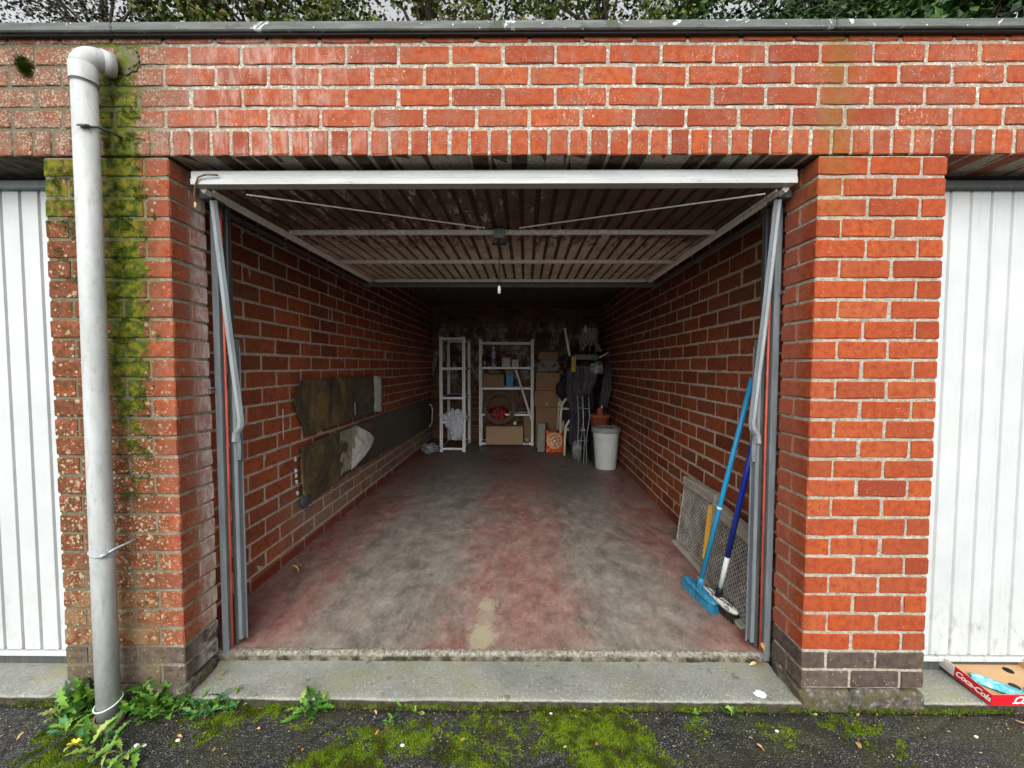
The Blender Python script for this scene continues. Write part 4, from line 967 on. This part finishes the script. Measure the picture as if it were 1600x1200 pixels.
# ------------------------------------------------------------------ framed mesh panels against the right wall
def mesh_panel(label, y0, y1, xb, xt, zt, zt2, mt_w, tilt_top):
    """panel leaning on the right wall: base edge from (xb,y0) to (xb,y1) on the floor, top edge at x=xt"""
    t = thing('wire_mesh_panel', (xb, (y0+y1)/2, FZ), label, 'mesh panel')
    def P_(a, b, off=0):     # a along y, b up
        y = y0+(y1-y0)*a; z1 = zt+(zt2-zt)*a
        p = Vector((xb+(xt-xb)*b, y, .012+(z1-.012)*b)); return p+Vector((-1, 0, (xt-xb)/max(z1, .1))).normalized()*off
    part('backing', sheet(bmesh.new(), lambda a, b: P_(a, b), 4, 4), plain('dark_mesh_backing', (.045, .036, .03), .8, var=.5, sc=25), t, False, .004)  # dark backing behind the mesh, for contrast with the wires
    bm = bmesh.new(); pitch = .030; W_ = abs(y1-y0); H_ = zt
    nn = int((W_+H_)/pitch)
    for s in (0, 1):
        for k in range(nn+1):
            c = k*pitch
            # line u+v=c (s=0) or (W-u)+v=c
            a0, b0 = (c, 0) if c <= W_ else (W_, c-W_)
            a1, b1 = (0, c) if c <= H_ else (c-H_, H_)
            a0, a1 = a0/W_, a1/W_
            if s: a0, a1 = 1-a0, 1-a1
            m_ = 12 if True else 1
            q = [P_(a0+(a1-a0)*w/m_, (b0+(b1-b0)*w/m_)/H_, .007+.002*((w+s+k) % 2)) for w in range(m_+1)]
            if (q[0]-q[-1]).length > .01: tube(bm, q, .0034, 3, False)
    o = part('wire_mesh', bm, WIRE, t); o['kind'] = 'stuff'
    M0 = P_(0, 1, .0); M1 = P_(1, 1, .0)
    d = (M1-M0); mid = (M0+M1)/2; yaw_ = math.atan2(d.y, d.x)
    q = d.to_track_quat('X', 'Z').to_matrix().to_4x4()
    part('top_beam', rbox(bmesh.new(), (0, 0, 0), (d.length+.02, .06, .072), .008, Matrix.Translation(mid+Vector((.004, 0, -.004))) @ q), mt_w, t)
    q0, q1 = P_(-.02, 0, .0), P_(1.02, 0, .0); d = q1-q0
    part('base_board', rbox(bmesh.new(), (0, 0, 0), (d.length, .06, .02), .004, Matrix.Translation((q0+q1)/2+Vector((-.015, 0, -.016))) @ d.to_track_quat('X', 'Z').to_matrix().to_4x4()), mt_w, t)
    for a in (0, 1):
        g0, g1 = P_(a, 0, .004), P_(a, 1, .004); d = g1-g0
        part('edge_strip', rbox(bmesh.new(), (0, 0, 0), (d.length, .012, .016), .002, Matrix.Translation((g0+g1)/2) @ d.to_track_quat('X', 'Z').to_matrix().to_4x4()), mt_w, t)
    return t
mesh_panel('far wire-mesh panel with a wooden top beam beyond the ochre batten on the right wall', 1.40, .93, 1.215, 1.27, .455, .47, WOODG, 0)
mesh_panel('near wire-mesh panel behind the two brooms, its wooden beam split at the top', .87, .40, 1.17, 1.235, .44, .405, WOODG, 0)
ys_ = thing('painted_batten', (1.20, .895, FZ), 'ochre yellow painted batten upright between the two mesh panels', 'batten')
M = Matrix.Translation((1.195, .893, .22)) @ Matrix.Rotation(R_(5), 4, 'Y')
part('batten', rbox(bmesh.new(), (0, 0, 0), (.03, .022, .46), .003, M), WOODG, ys_); part('painted_face', rbox(bmesh.new(), (-.014, -.012, .06), (.028, .004, .33), .001, M), YELW, ys_)
# ------------------------------------------------------------------ brooms
def broom(label, head_c, head_ang, top, col_pole, col_head, white_tail=0, L=.30, mat_b=None):
    hx, hy = head_c; zt = .075
    t = thing('broom', (hx, hy, FZ), label, 'broom')
    M = Matrix.Translation((hx, hy, FZ+.055)) @ Matrix.Rotation(head_ang, 4, 'Z')
    bm = bmesh.new(); nseg = 14; rings = []
    for i in range(nseg+1):
        q = -1+2*i/nseg; w = .026*(1-abs(q)**6*.55); hgt = .020*(1-.35*q*q)
        rings.append([bm.verts.new(M @ Vector((q*L/2, yy*w, zz*hgt))) for yy, zz in ((-1, -.5), (-1, .3), (-.55, .85), (.55, .85), (1, .3), (1, -.5))])
    for A, B in zip(rings, rings[1:]):
        for k in range(6): bm.faces.new((A[k], A[(k+1) % 6], B[(k+1) % 6], B[k]))
    bm.faces.new(rings[0]); bm.faces.new(rings[-1]); hd = part('head', bm, col_head, t, True)
    bm = tube(bmesh.new(), [M @ Vector((.02*math.cos(a)*5.2, .016*math.sin(a), .019)) for a in [2*math.pi*k/24 for k in range(24)]], .0022, 5, close=True); part('head_groove', bm, mat_b, hd, True)
    bm = bmesh.new(); rd = random.Random(int(hx*1000))
    for i in range(60):
        for jrow in range(6):
            q = -1+2*(i+.5)/60; yy = (-1+2*(jrow+.5)/6)*.02
            p0 = M @ Vector((q*L*.48, yy, -.008)); p1 = M @ Vector((q*L*.51+rd.uniform(-.004, .004), yy*1.5+rd.uniform(-.004, .004)+.004, -.054))
            p1.z = max(p1.z, FZ+.001); tube(bm, [p0, p1], .0016, 3, False)
    o = part('bristles', bm, mat_b, hd); o['kind'] = 'stuff'
    base = Vector((hx, hy, FZ+.07)); topv = Vector(top); d = (topv-base).normalized()
    part('socket', tube(bmesh.new(), [base-d*.01, base+d*.03, base+d*.06], [.02, .017, .0145], 14), col_head if not white_tail else BLACK, t, True)
    s0 = base+d*.05
    if white_tail:
        s1_ = base+d*white_tail; part('handle_foot', tube(bmesh.new(), [s0, s1_], .0125, 14), WHITEP, t, True); s0 = s1_-d*.004
        part('handle', tube(bmesh.new(), [s0, topv], .0142, 16), col_pole, t, True)
    else:
        part('handle', tube(bmesh.new(), [s0, topv], .0128, 16), col_pole, t, True)
        part('joint_collar', tube(bmesh.new(), [base+(topv-base)*.40, base+(topv-base)*.41], .0145, 16), WHITEP, t, True)
LB = plain('light_blue_plastic', (.02, .30, .56), .35, .5, var=.06); LBH = plain('scuffed_blue_plastic', (.035, .19, .32), .5, var=.45, sc=40)
DB = plain('royal_blue_plastic', (.008, .03, .30), .3, .5, var=.06)
broom('light blue broom with a blue head leaning on the right wall', (1.045, .665), R_(-85)+.03, (1.20, .47, 1.245), LB, LBH, 0, .30, plain('blue_bristles', (.03, .22, .38), .7))
WD = G('dirty_white_plastic', .5, .3); WD.col(WD.mix(WD.rg(WD.noise(55, 6, rough=.75), .50, .60), (.66, .66, .62), (.09, .08, .07))); WD = WD.m
broom('royal blue broom with a dirty white head and white lower handle beside the mesh panels', (1.108, .575), R_(-85)+.12, (1.155, .33, 1.05), DB, WD, .26, .28, plain('black_bristles', (.02, .018, .016), .8))

# ------------------------------------------------------------------ drinks tray on the right doorstep
ct = thing('cardboard_tray', (2.10, .10, -.058), 'open brown cardboard drinks tray with red printed sides on the right doorstep', 'tray')
RED = plain('red_printed_card', (.55, .008, .02), .45, .4, var=.06); KRAFT = m_card('kraft_card', (.56, .36, .19)); PRW = plain('white_printed_card', (.6, .56, .53), .5)
tx0, ty0, tw, td, th = 1.905, -.012, .355, .215, .048
Mt = Matrix.Translation((tx0, ty0, -.055)) @ Matrix.Rotation(R_(0.5), 4, 'Z') @ Matrix.Rotation(R_(6), 4, 'X')
def tb_(name, c, s, mt): return part(name, rbox(bmesh.new(), c, s, .0006, Mt), mt, ct)
tb_('base', (tw/2, td/2, .0015), (tw, td, .003), KRAFT)
tb_('inner_side', (tw/2, .0035, th/2), (tw-.004, .003, th), KRAFT); tb_('inner_side', (.0035, td/2, th/2), (.003, td-.012, th), KRAFT)
tb_('inner_side', (tw/2, td-.0035, th/2), (tw-.004, .003, th+.006), KRAFT); tb_('inner_side', (tw-.0035, td/2, th/2), (.003, td-.012, th), KRAFT)
tb_('front_print', (tw/2, .0005, th/2+.0005), (tw+.001, .0022, th+.001), RED)
tb_('side_print', (.0005, td*.32, th/2+.0005), (.0022, td*.64, th+.001), RED); tb_('side_print_white', (.0006, td*.82, th/2), (.0022, td*.355, th), PRW)
def script(txt, size, M, parent, mt, name='lettering'):
    cu = bpy.data.curves.new('t', 'FONT'); cu.body = txt; cu.size = size; cu.shear = .35; cu.extrude = .0002; cu.offset = size*.022; cu.align_x = 'CENTER'; cu.align_y = 'CENTER'; cu.space_character = .88; cu.resolution_u = 3
    to = bpy.data.objects.new('t', cu); COL.objects.link(to); dg = bpy.context.evaluated_depsgraph_get(); m = bpy.data.meshes.new_from_object(to.evaluated_get(dg)); bpy.data.objects.remove(to)
    m.transform(M); m.materials.clear(); m.materials.append(mt); bm = bmesh.new(); bm.from_mesh(m); bpy.data.meshes.remove(m); return bm
PWH = plain('white_print', (.85, .8, .78), .5, var=.03, bump=0)
bm = script('Coca-Cola', .034, Mt @ Matrix.Translation((-.0012, td*.32, th*.52)) @ Matrix.Rotation(-math.pi/2, 4, 'Z') @ Matrix.Rotation(math.pi/2, 4, 'X'), ct, PWH); part('lettering', bm, PWH, ct)
bm = script('Coca-Cola', .046, Mt @ Matrix.Translation((.175, -.0014, th*.52)) @ Matrix.Rotation(math.pi/2, 4, 'X'), ct, PWH)
for k in (0, 1): tube(bm, [Mt @ Vector((.085+.19*q, -.0012, th*.22+.004*math.sin(q*6+k))) for q in [w/12 for w in range(13)]], .0008, 4)
part('lettering', bm, PWH, ct)
for (cx, cy) in ((.20, .085), (.27, .165), (.30, .06), (.13, .17)):
    if (cx, cy) == (.13, .17): continue
    bm = bmesh.new(); bmesh.ops.create_circle(bm, cap_ends=True, radius=.018, segments=22, matrix=Mt @ Matrix.Translation((cx, cy, .0036))); part('hole', bm, BLACK, ct)
CY = G('blue_printed_wrapper', .3, .5); CY.col(CY.ramp(CY.noise(34, 5, dist=.6), [(.35, (.04, .22, .36)), (.5, (.12, .50, .62)), (.62, (.40, .75, .80)), (.75, (.8, .85, .86))])); CY = CY.m
def wr(cx, cy, L, Wd, rot, seed):
    def fn(a, b):
        q = 2*a-1; w = Wd*(1-.3*q**6); x = q*L/2; y = (2*b-1)*w/2
        z = .012+.012*(1-(2*b-1)**2)+.004*mn.noise(Vector((a*7, b*6, seed)))
        c_, s_ = math.cos(rot), math.sin(rot); return Mt @ Vector((cx+x*c_-y*s_, cy+x*s_+y*c_, z))
    return fn
bm = sheet(bmesh.new(), wr(.115, .082, .145, .068, R_(-40), 1), 16, 8); tag(part('blue_wrapper', bm, CY, None, True, .003), 'rounded blue and white printed packet lying in the drinks tray', 'packet')
bm = bmesh.new(); crumple(bm, Mt @ Vector((.225, .032, .018)), (.07, .028, .018), 9, 4, .45, 2); tag(part('crumpled_wrapper', bm, CY, None, True), 'crumpled turquoise wrapper in the front of the drinks tray', 'wrapper')

# ------------------------------------------------------------------ moss (nobody could count it) and grit
rg_ = np.random.RandomState(4)
def moss_density(x, y):
    a = mn.fractal(Vector((x*2.3+11, y*3.4, 2)), 1, 2, 4)
    def win(v, a, b, e): return max(0, min(1, (v-a)/e, (b-v)/e))
    reg = -.12+.30*win(x, -.45, .80, .3)+.28*win(x, -1.45, -.85, .2)+.20*win(x, .85, 1.45, .2)
    if x < -1.6: reg = -.05
    reg -= .22*max(0, min(1, (y+.07)/.04))
    return a+reg+.16*mn.noise(Vector((x*16, y*16, 3)))
verts = []; faces = []
def tuft(x, y, z, h, w, n):
    for _ in range(n):
        a = rg_.uniform(0, 6.283); lean = rg_.uniform(.1, .8)
        dx, dy = math.cos(a), math.sin(a); px, py = -dy*w, dx*w
        i0 = len(verts)
        ox, oy = x+rg_.uniform(-.002, .002), y+rg_.uniform(-.002, .002)
        verts.extend(((ox-px, oy-py, z-.001), (ox+px, oy+py, z-.001), (ox+dx*h*lean, oy+dy*h*lean, z+h))); faces.append((i0, i0+1, i0+2))
for _ in range(330000):
    x = rg_.uniform(-2.05, 2.05); y = rg_.uniform(-.5, .0)
    d = moss_density(x, y)-.02
    f2 = mn.fractal(Vector((x*34, y*34, 8)), 1, 2, 3)
    if d > -.1 and rg_.rand() < max(.0, min(1, (d+.02)*3.0+f2*1.3)): tuft(x, y, gz(x, y)+.001, rg_.uniform(.0015, .0042)*(1+max(0, min(d, .5))), rg_.uniform(.0008, .0017), 2)
# moss strip in the joint between slab and asphalt
for _ in range(9000):
    x = rg_.uniform(-2.05, 2.0); k = mn.noise(Vector((x*9, 1, 1)))
    if k > -.15: tuft(x, -.004-abs(rg_.normal(0, .007)), -.09+rg_.uniform(0, .016), rg_.uniform(.002, .005), .001, 2)
NG, NF = len(verts), len(faces)
# tufts on the pier ledges next to the downpipe and on the parapet
def wall_moss(x0, x1, z0, z1, n, th, cx, wx):
    for _ in range(n):
        x = rg_.uniform(x0, x1); z = rg_.uniform(z0, z1)
        dn = mn.fractal(Vector((x*16, 0, z*16)), 1, 2, 4)-abs(x-cx)/wx*.5
        kk = (HT-z)/HC; fr_ = abs(kk-round(kk))*HC      # distance to the nearest bed joint
        joint = fr_ < .0055
        if dn+(.22 if joint or fr_ < .014 else 0) < th: continue
        a = rg_.uniform(0, 6.283); h = rg_.uniform(.0015, .0045)*(1.5 if joint else 1); i0 = len(verts); y0 = .004 if joint else -.0005
        if z > HT-.002 and fr_ > 1: pass
        verts.extend(((x-.0012, y0, z), (x+.0012, y0, z), (x+math.cos(a)*.003, y0-h, z+math.sin(a)*.003+.001))); faces.append((i0, i0+1, i0+2))
wall_moss(-1.66, -1.40, .75, 2.40, 90000, .16, -1.53, .13); wall_moss(-1.83, -1.60, 1.6, 2.1, 16000, .22, -1.72, .2)
for _ in range(2600):
    t1, t2 = rg_.normal(0, 1), rg_.normal(0, 1); x = -1.885+t1*.014+t2*.006; z = 2.445-t2*.020
    i0 = len(verts); a = rg_.uniform(0, 6.283); verts.extend(((x-.0014, .001, z), (x+.0014, .001, z), (x+math.cos(a)*.004, -rg_.uniform(.003, .010), z+math.sin(a)*.004))); faces.append((i0, i0+1, i0+2))
mm_ = bpy.data.meshes.new('moss'); VG = verts[:NG]; FG = faces[:NF]; mm_.from_pydata(VG, [], FG); mm_.materials.append(MOSS); struct(put('moss', mm_), 'stuff')
WM = G('dark_wall_moss', .95, .1); WM.col(WM.ramp(WM.noise(25, 5), [(.35, (.02, .035, .004)), (.5, (.055, .095, .006)), (.65, (.13, .17, .01))]))
wm_ = bpy.data.meshes.new('wall_moss'); wm_.from_pydata(verts[NG:], [], [tuple(q-NG for q in f_) for f_ in faces[NF:]]); wm_.materials.append(WM.m); struct(put('wall_moss', wm_), 'stuff')
# leaf litter and seed husks too small to pick apart
lv = []; lf_ = []
for _ in range(900):
    x = rg_.uniform(-2.05, 2.05); y = -abs(rg_.normal(0, .16))-.004 if rg_.rand() < .75 else rg_.uniform(-.012, -.002)
    if x < -1.0 and rg_.rand() < .3: y = rg_.uniform(-.2, -.01)
    s_ = rg_.uniform(.002, .0055)*(2 if rg_.rand() < .08 else 1); a = rg_.uniform(0, 6.283); z = gz(x, y)+.003+rg_.uniform(0, .002); i0 = len(lv)
    ca, sa = math.cos(a), math.sin(a); w = s_*rg_.uniform(.25, .5)
    lv.extend(((x-ca*s_, y-sa*s_, z), (x-sa*w, y+ca*w, z+w*.5), (x+ca*s_, y+sa*s_, z+s_*.2), (x+sa*w, y-ca*w, z))); lf_.append((i0, i0+1, i0+2, i0+3))
LT = G('mixed_leaf_litter', .8, .2); LT.col(LT.ramp(LT.rnd(), [(0, (.05, .03, .015)), (.45, (.16, .085, .035)), (.75, (.36, .22, .09)), (.93, (.55, .42, .2)), (1, (.3, .36, .1))])); gm = bpy.data.meshes.new('leaf_litter'); gm.from_pydata(lv, [], lf_); gm.materials.append(LT.m); struct(put('leaf_litter', gm), 'stuff')
# grit and tiny stones
verts = []; faces = []
for _ in range(5200):
    x = rg_.uniform(-2.1, 2.1); y = rg_.uniform(-.6, -.004); s = rg_.uniform(.0008, .0028)*(1.6 if rg_.rand() < .04 else 1); z = gz(x, y)+s*.3; i0 = len(verts)
    for q in ((1, 0, 0), (-1, .2, 0), (.1, 1, 0), (0, -1, .1), (0, 0, 1), (0, 0, -1)):
        verts.append((x+q[0]*s*rg_.uniform(.6, 1.3), y+q[1]*s*rg_.uniform(.6, 1.3), z+q[2]*s*.8))
    for q in ((0, 2, 4), (2, 1, 4), (1, 3, 4), (3, 0, 4), (2, 0, 5), (1, 2, 5), (3, 1, 5), (0, 3, 5)): faces.append(tuple(i0+w for w in q))
GR = G('mixed_grit', .8, .3); GR.col(GR.ramp(GR.rnd(), [(0, (.05, .05, .045)), (.6, (.16, .15, .13)), (.85, (.3, .28, .24)), (1, (.62, .60, .55))])); gm = bpy.data.meshes.new('grit'); gm.from_pydata(verts, [], faces); gm.materials.append(GR.m); struct(put('grit', gm), 'stuff')

# ------------------------------------------------------------------ weeds
WEED = [m_leafy('weed_green', [(.3, (.012, .06, .008)), (.5, (.04, .14, .014)), (.7, (.11, .26, .03))], 20),
        m_leafy('pale_weed_green', [(.3, (.07, .17, .02)), (.5, (.16, .30, .04)), (.7, (.30, .40, .09))], 20),
        m_leafy('bluish_weed_green', [(.3, (.02, .085, .025)), (.5, (.05, .17, .05)), (.7, (.13, .29, .10))], 20)]
def leaf_mesh(L, Wd, lobes, curl, mt, seed):
    rd = random.Random(seed); bm = bmesh.new(); n = 14 if lobes else 7; rows = []
    for i in range(n+1):
        t = i/n; w = Wd*(math.sin(math.pi*min(1, (t*.93+.05)))**.8)*(.45+.75*t)
        if lobes: w *= (1.0 if i % 2 else .55)*rd.uniform(.65, 1.25)
        if t < .12: w = Wd*.08
        if i == n: w = .0004
        y = L*t; z = L*curl*math.sin(t*2.2)+rd.uniform(-.002, .002)
        sw = L*.06*math.sin(t*3+seed)
        rows.append([bm.verts.new((sw-w, y-(w*.25 if lobes else 0), z+w*.35)), bm.verts.new((sw, y, z)), bm.verts.new((sw+w, y-(w*.25 if lobes else 0), z+w*.35))])
    for A, B in zip(rows, rows[1:]):
        for k in (0, 1): bm.faces.new((A[k], A[k+1], B[k+1], B[k]))
    return mesh_of('leaf', bm, mt, True)
LM = {}
for k in range(3):
    LM[k, 1] = [leaf_mesh(.10, .017, True, c, WEED[k], s_) for s_, c in ((1, .25), (2, .4), (3, .12), (4, .32))]
    LM[k, 0] = [leaf_mesh(.05, .011, False, c, WEED[k], s_) for s_, c in ((5, .2), (6, .35), (7, .1))]
def weed(x, y, n, size, label, kind=0, lob=1, spread=.02, up=.6, z=None, aim=None):
    z = (gz(x, y)-.002) if z is None else z
    t = thing('weed', (x, y, z), label, 'weed', 'weeds growing along the foot of the wall')
    for i in range(n):
        a = (2*math.pi*i/n+rb.uniform(-.5, .5)) if aim is None else aim+rb.uniform(-1.1, 1.1)
        el_ = rb.uniform(.05, 1)*up; s_ = size*rb.uniform(.55, 1.15)
        put('leaf', rb.choice(LM[rb.choice((kind, kind, 1)), lob]), t, (rb.uniform(-spread, spread), rb.uniform(-spread, spread)*.7, rb.uniform(0, .01)), (el_, jit(.4), a), (s_, s_, s_))
weed(-1.73, -.03, 44, 1.25, 'bushy weed left of the foot of the downpipe', 0, 1, .05, 1.5)
weed(-1.78, -.06, 16, .95, 'lower leafy weed at the far left corner of the left pier', 0, 1, .05, .6)
weed(-1.68, -.13, 9, .9, 'flat weed in front and to the left of the downpipe', 2, 1, .03, .35)
weed(-1.47, -.03, 48, 1.3, 'tall dark green weed right of the foot of the downpipe', 0, 1, .06, 1.5)
weed(-1.39, -.05, 22, 1.0, 'sprawling weed under the inner corner of the left pier', 0, 1, .05, .6)
weed(-1.53, -.19, 9, 1.15, 'weed leaves crossing the front of the downpipe collar', 0, 1, .03, .6)
weed(-1.24, -.03, 44, .8, 'clump of grey-green weeds at the left end of the threshold slab', 2, 1, .05, .7)
weed(-1.14, -.01, 22, .62, 'small weed tuft against the slab edge right of the grey-green clump', 2, 1, .03, .6)
weed(-.82, -.035, 34, .85, 'spreading dandelion-like rosette below the left part of the slab', 0, 1, .035, .55)
weed(-.475, -.09, 6, .5, 'small lone sprout on the mossy asphalt left of centre', 0, 1, .01, .6)
weed(-.46, -.008, 5, .9, 'thin upright seedling at the slab edge left of centre', 0, 0, .006, 1.2)
weed(-.40, -.02, 4, .7, 'tiny pale seedling lying beside the upright one', 1, 0, .01, .4)
weed(.72, -.012, 9, .75, 'round-leaved seedling at the slab edge right of centre', 0, 0, .02, .5)
weed(.85, -.03, 9, .85, 'round-leaved seedling further right along the slab edge', 0, 0, .025, .4)
weed(1.185, -.008, 7, .6, 'small sprout at the foot of the right pier corner', 1, 0, .01, .9)
weed(-1.44, -.24, 10, 1.0, 'pale broad-leaved weed at the bottom edge near the downpipe', 1, 1, .06, .45)
weed(-1.34, -.27, 7, 1.0, 'light green broad-leaved weed right at the bottom edge of the picture', 1, 1, .05, .45)
# fallen leaves and bits
LEAFM = m_leafy('tan_dead_leaf', [(.3, (.30, .14, .05)), (.5, (.52, .30, .11)), (.7, (.70, .50, .24))], 15)
DL = [leaf_mesh(.022, .0045, False, c, LEAFM, 30+q) for q, c in enumerate((.3, .5, .15))]
def bit(x, y, z, s, label, m=None, ang=None):
    o = put('fallen_leaf', m or rb.choice(DL), None, (x, y, z+.002), (rb.uniform(-.1, .25), jit(.5), ang if ang is not None else rb.uniform(0, 6.28)), (s, s, s))
    return tag(o, label, 'fallen leaf', 'fallen leaves on the ground')
for (x, y, s, lab) in ((1.278, -.134, 1.9, 'curled pale leaf on the asphalt below the right pier'), (-1.335, -.016, 1.3, 'tan leaf between the weeds below the left pier corner'), (-1.21, -.05, 1.3, 'tan leaf lying on the grey-green weed clump'),
        (-1.079, -.194, 1.0, 'narrow tan leaf on the moss right of the downpipe'), (-1.04, -.225, .9, 'small tan leaf nearest the bottom edge on the left moss'), (-.985, -.115, 1.0, 'tan leaf on the bare asphalt right of the left moss'),
        (-.762, -.191, 1.1, 'small curled leaf below the rosette weed'), (-.175, -.147, 1.2, 'narrow upright tan leaf on the moss left of centre'), (.307, -.168, 1.2, 'narrow tan leaf on the moss right of centre'),
        (.906, -.18, 1.3, 'orange-tan leaf on the asphalt below the round-leaved seedlings'), (.889, -.15, 1.1, 'needle-thin tan leaf beside the orange-tan leaf'), (1.814, -.088, 1.0, 'pale bit on the asphalt under the drinks tray'),
        (1.581, -.027, .9, 'small tan leaf between right pier and drinks tray'), (-1.239, -.15, 1.1, 'tan leaf on the moss under the grey-green clump'), (-.525, -.137, 1.2, 'pale forked leaf under the lone sprout'), (-1.85, -.16, 1.2, 'pale leaf at the far left on the asphalt'), (-.55, -.04, 1.0, 'yellow-green leaf just below the slab left of centre')):
    bit(x, y, gz(x, y), s, lab)
bit(-1.30, .14, -.056, 2.6, 'large tan curled leaf on the left end of the threshold slab'); bit(-1.17, .05, -.056, 1.0, 'small pale leaf on the slab near the grey-green weeds')
bit(1.10, .20, -.05, 2.2, 'brown dead leaf on the floor edge at the right post'); bit(1.06, .19, -.05, 1.6, 'second brown leaf piece left of the right post'); bit(1.13, .19, .02, 2.8, 'dry tan leaf caught against the right door post')
bit(1.055, .05, -.056, .8, 'tiny leaf on the right end of the slab'); bit(-1.38, .95, FZ, 2.4, 'tan leaf on the garage floor by the left wall'); bit(-1.40, 1.02, FZ, 2.2, 'second tan leaf on the garage floor by the left wall')
YF = m_leafy('yellow_petal', [(.3, (.62, .40, .02)), (.7, (.80, .62, .06))], 20)
fl = thing('yellow_flower', (-1.60, -.19, gz(-1.6, -.19)+.01), 'small yellow flower lying left of the foot of the downpipe', 'flower')
for k in range(6): put('petal', leaf_mesh(.024, .006, False, .2, YF, 50+k), fl, (0, 0, 0), (.3, 0, k*1.05))
ST = plain('white_pebble_stone', (.75, .74, .70), .5, var=.1)
for k, (x, y, s, lab) in enumerate(((-1.378, -.184, .011, 'left of two white pebbles among the weeds right of the downpipe'), (-1.352, -.182, .009, 'right of two white pebbles among the weeds right of the downpipe'), (-1.245, -.162, .009, 'white pebble on the moss below the grey-green clump'), (-.41, -.17, .009, 'white crumb on the moss left of centre'), (.145, -.035, .007, 'whitish chip on the moss in the centre'), (1.0, -.10, .008, 'white chip on the asphalt near the right pier'), (1.73, -.12, .008, 'white chip on the asphalt under the drinks tray'))):
    tag(part('pebble', crumple(bmesh.new(), (x, y, gz(x, y)+s*.4), (s, s*.75, s*.5), k, 2, .15), ST, None, True), lab, 'pebble')
bm = tube(bmesh.new(), [(1.31, -.005, -.072), (1.36, .004, -.060), (1.40, .0, -.052)], .0025, 5); tag(part('twig', bm, plain('pale_twig', (.52, .44, .30), .8), None, True), 'pale thin twig leaning on the foot of the right pier', 'twig')
bm = tube(bmesh.new(), [(1.96, -.05, -.08), (2.02, -.10, -.078)], .003, 5); tag(part('twig', bm, plain('pale_twig_b', (.52, .42, .26), .8), None, True), 'pale thin twig on the asphalt in front of the drinks tray', 'twig')
tag(part('bird_dropping', crumple(bmesh.new(), (1.02, .045, -.0575), (.028, .026, .002), 22, 3, .4), plain('chalky_white', (.72, .74, .74), .8), None, True), 'round chalky white splash on the right end of the slab', 'stain')

# ------------------------------------------------------------------ trees behind the roof
def tree(x, y, label, stops, zc, rad, nclu, leaf, seed, bark=(.05, .04, .03), per=70, cr=.42, stretch=1.0, base=.35):
    rd = np.random.RandomState(seed)
    t = thing('tree', (x, y, -.1), label, 'tree', 'trees behind the garage roof')
    bkm = plain('dark_bark', bark, .9, var=.4)
    h = zc+rad[2]*.5
    bm = tube(bmesh.new(), [(x, y, -.1), (x+.1, y+.05, h*.35), (x-.05, y, h*.7), (x, y, h)], [.22, .17, .11, .04], 10); part('trunk', bm, bkm, t, True)
    cl = []
    while len(cl) < nclu:
        q = rd.uniform(-1, 1, 3)
        if (q**2).sum() < 1: cl.append((x+q[0]*rad[0], y+q[1]*rad[1], zc+q[2]*rad[2]))
    bm = bmesh.new()
    for i in range(0, nclu, max(1, nclu//24)):
        c = cl[i]; z0 = zc-rad[2]*.7+(c[2]-zc+rad[2])*.35
        m = ((x+c[0])/2+rd.uniform(-.3, .3), (y+c[1])/2, (z0+c[2])/2+.2)
        tube(bm, [(x, y, z0), m, c], [.06, .035, .010], 5)
    part('branches', bm, bkm, t, True)
    V = []; F_ = []
    for c in cl:
        s0 = rd.uniform(.6, 1.2)
        for _ in range(per):
            p = np.array(c)+rd.normal(0, cr*.5*s0, 3)*[1, 1, .8]
            d = rd.normal(0, 1, 3)*[1, 1, .7]; d /= np.linalg.norm(d); e = np.cross(d, rd.normal(0, 1, 3)); e /= np.linalg.norm(e); nn_ = np.cross(d, e)
            L = leaf*rd.uniform(.6, 1.3); w = L*base; i0 = len(V)
            V.extend((tuple(p), tuple(p+d*L*.5+e*w+nn_*L*.08), tuple(p+d*L*stretch), tuple(p+d*L*.5-e*w+nn_*L*.08))); F_.extend(((i0, i0+1, i0+2), (i0, i0+2, i0+3)))
    m = bpy.data.meshes.new('crown'); m.from_pydata(V, [], F_); m.materials.append(m_leafy('foliage', stops, 1.2)); put('crown', m, t).location = (-x, -y, .1)
OL = [(.3, (.018, .035, .005)), (.5, (.055, .085, .010)), (.62, (.12, .15, .02)), (.75, (.15, .10, .03))]
GN = [(.3, (.008, .025, .006)), (.5, (.02, .06, .012)), (.7, (.06, .14, .02))]
tree(-10.0, 8.6, 'thin dark tree at the far left, sky showing between its drooping twigs', [(.3, (.015, .016, .01)), (.7, (.05, .05, .02))], 9.0, (3.2, 1.4, 2.6), 150, .09, 1)
tree(-6.0, 8.2, 'olive-green tree behind the coping above the downpipe', OL, 8.8, (2.6, 1.5, 2.6), 190, .13, 2)
tree(-2.0, 8.0, 'brownish-green tree left of centre behind the coping', OL, 8.7, (2.5, 1.5, 2.6), 150, .11, 3)
tree(2.0, 8.0, 'fine-leaved brown-green tree right of centre behind the coping', OL, 8.7, (2.5, 1.5, 2.6), 190, .11, 4)
tree(6.0, 7.8, 'dark green leafy tree above the right pier', GN, 8.6, (2.7, 1.5, 2.6), 240, .16, 5, base=.22)
tree(10.2, 8.2, 'broad-leaved dark green tree at the far right', GN, 8.8, (2.8, 1.5, 2.6), 190, .22, 6, base=.3)
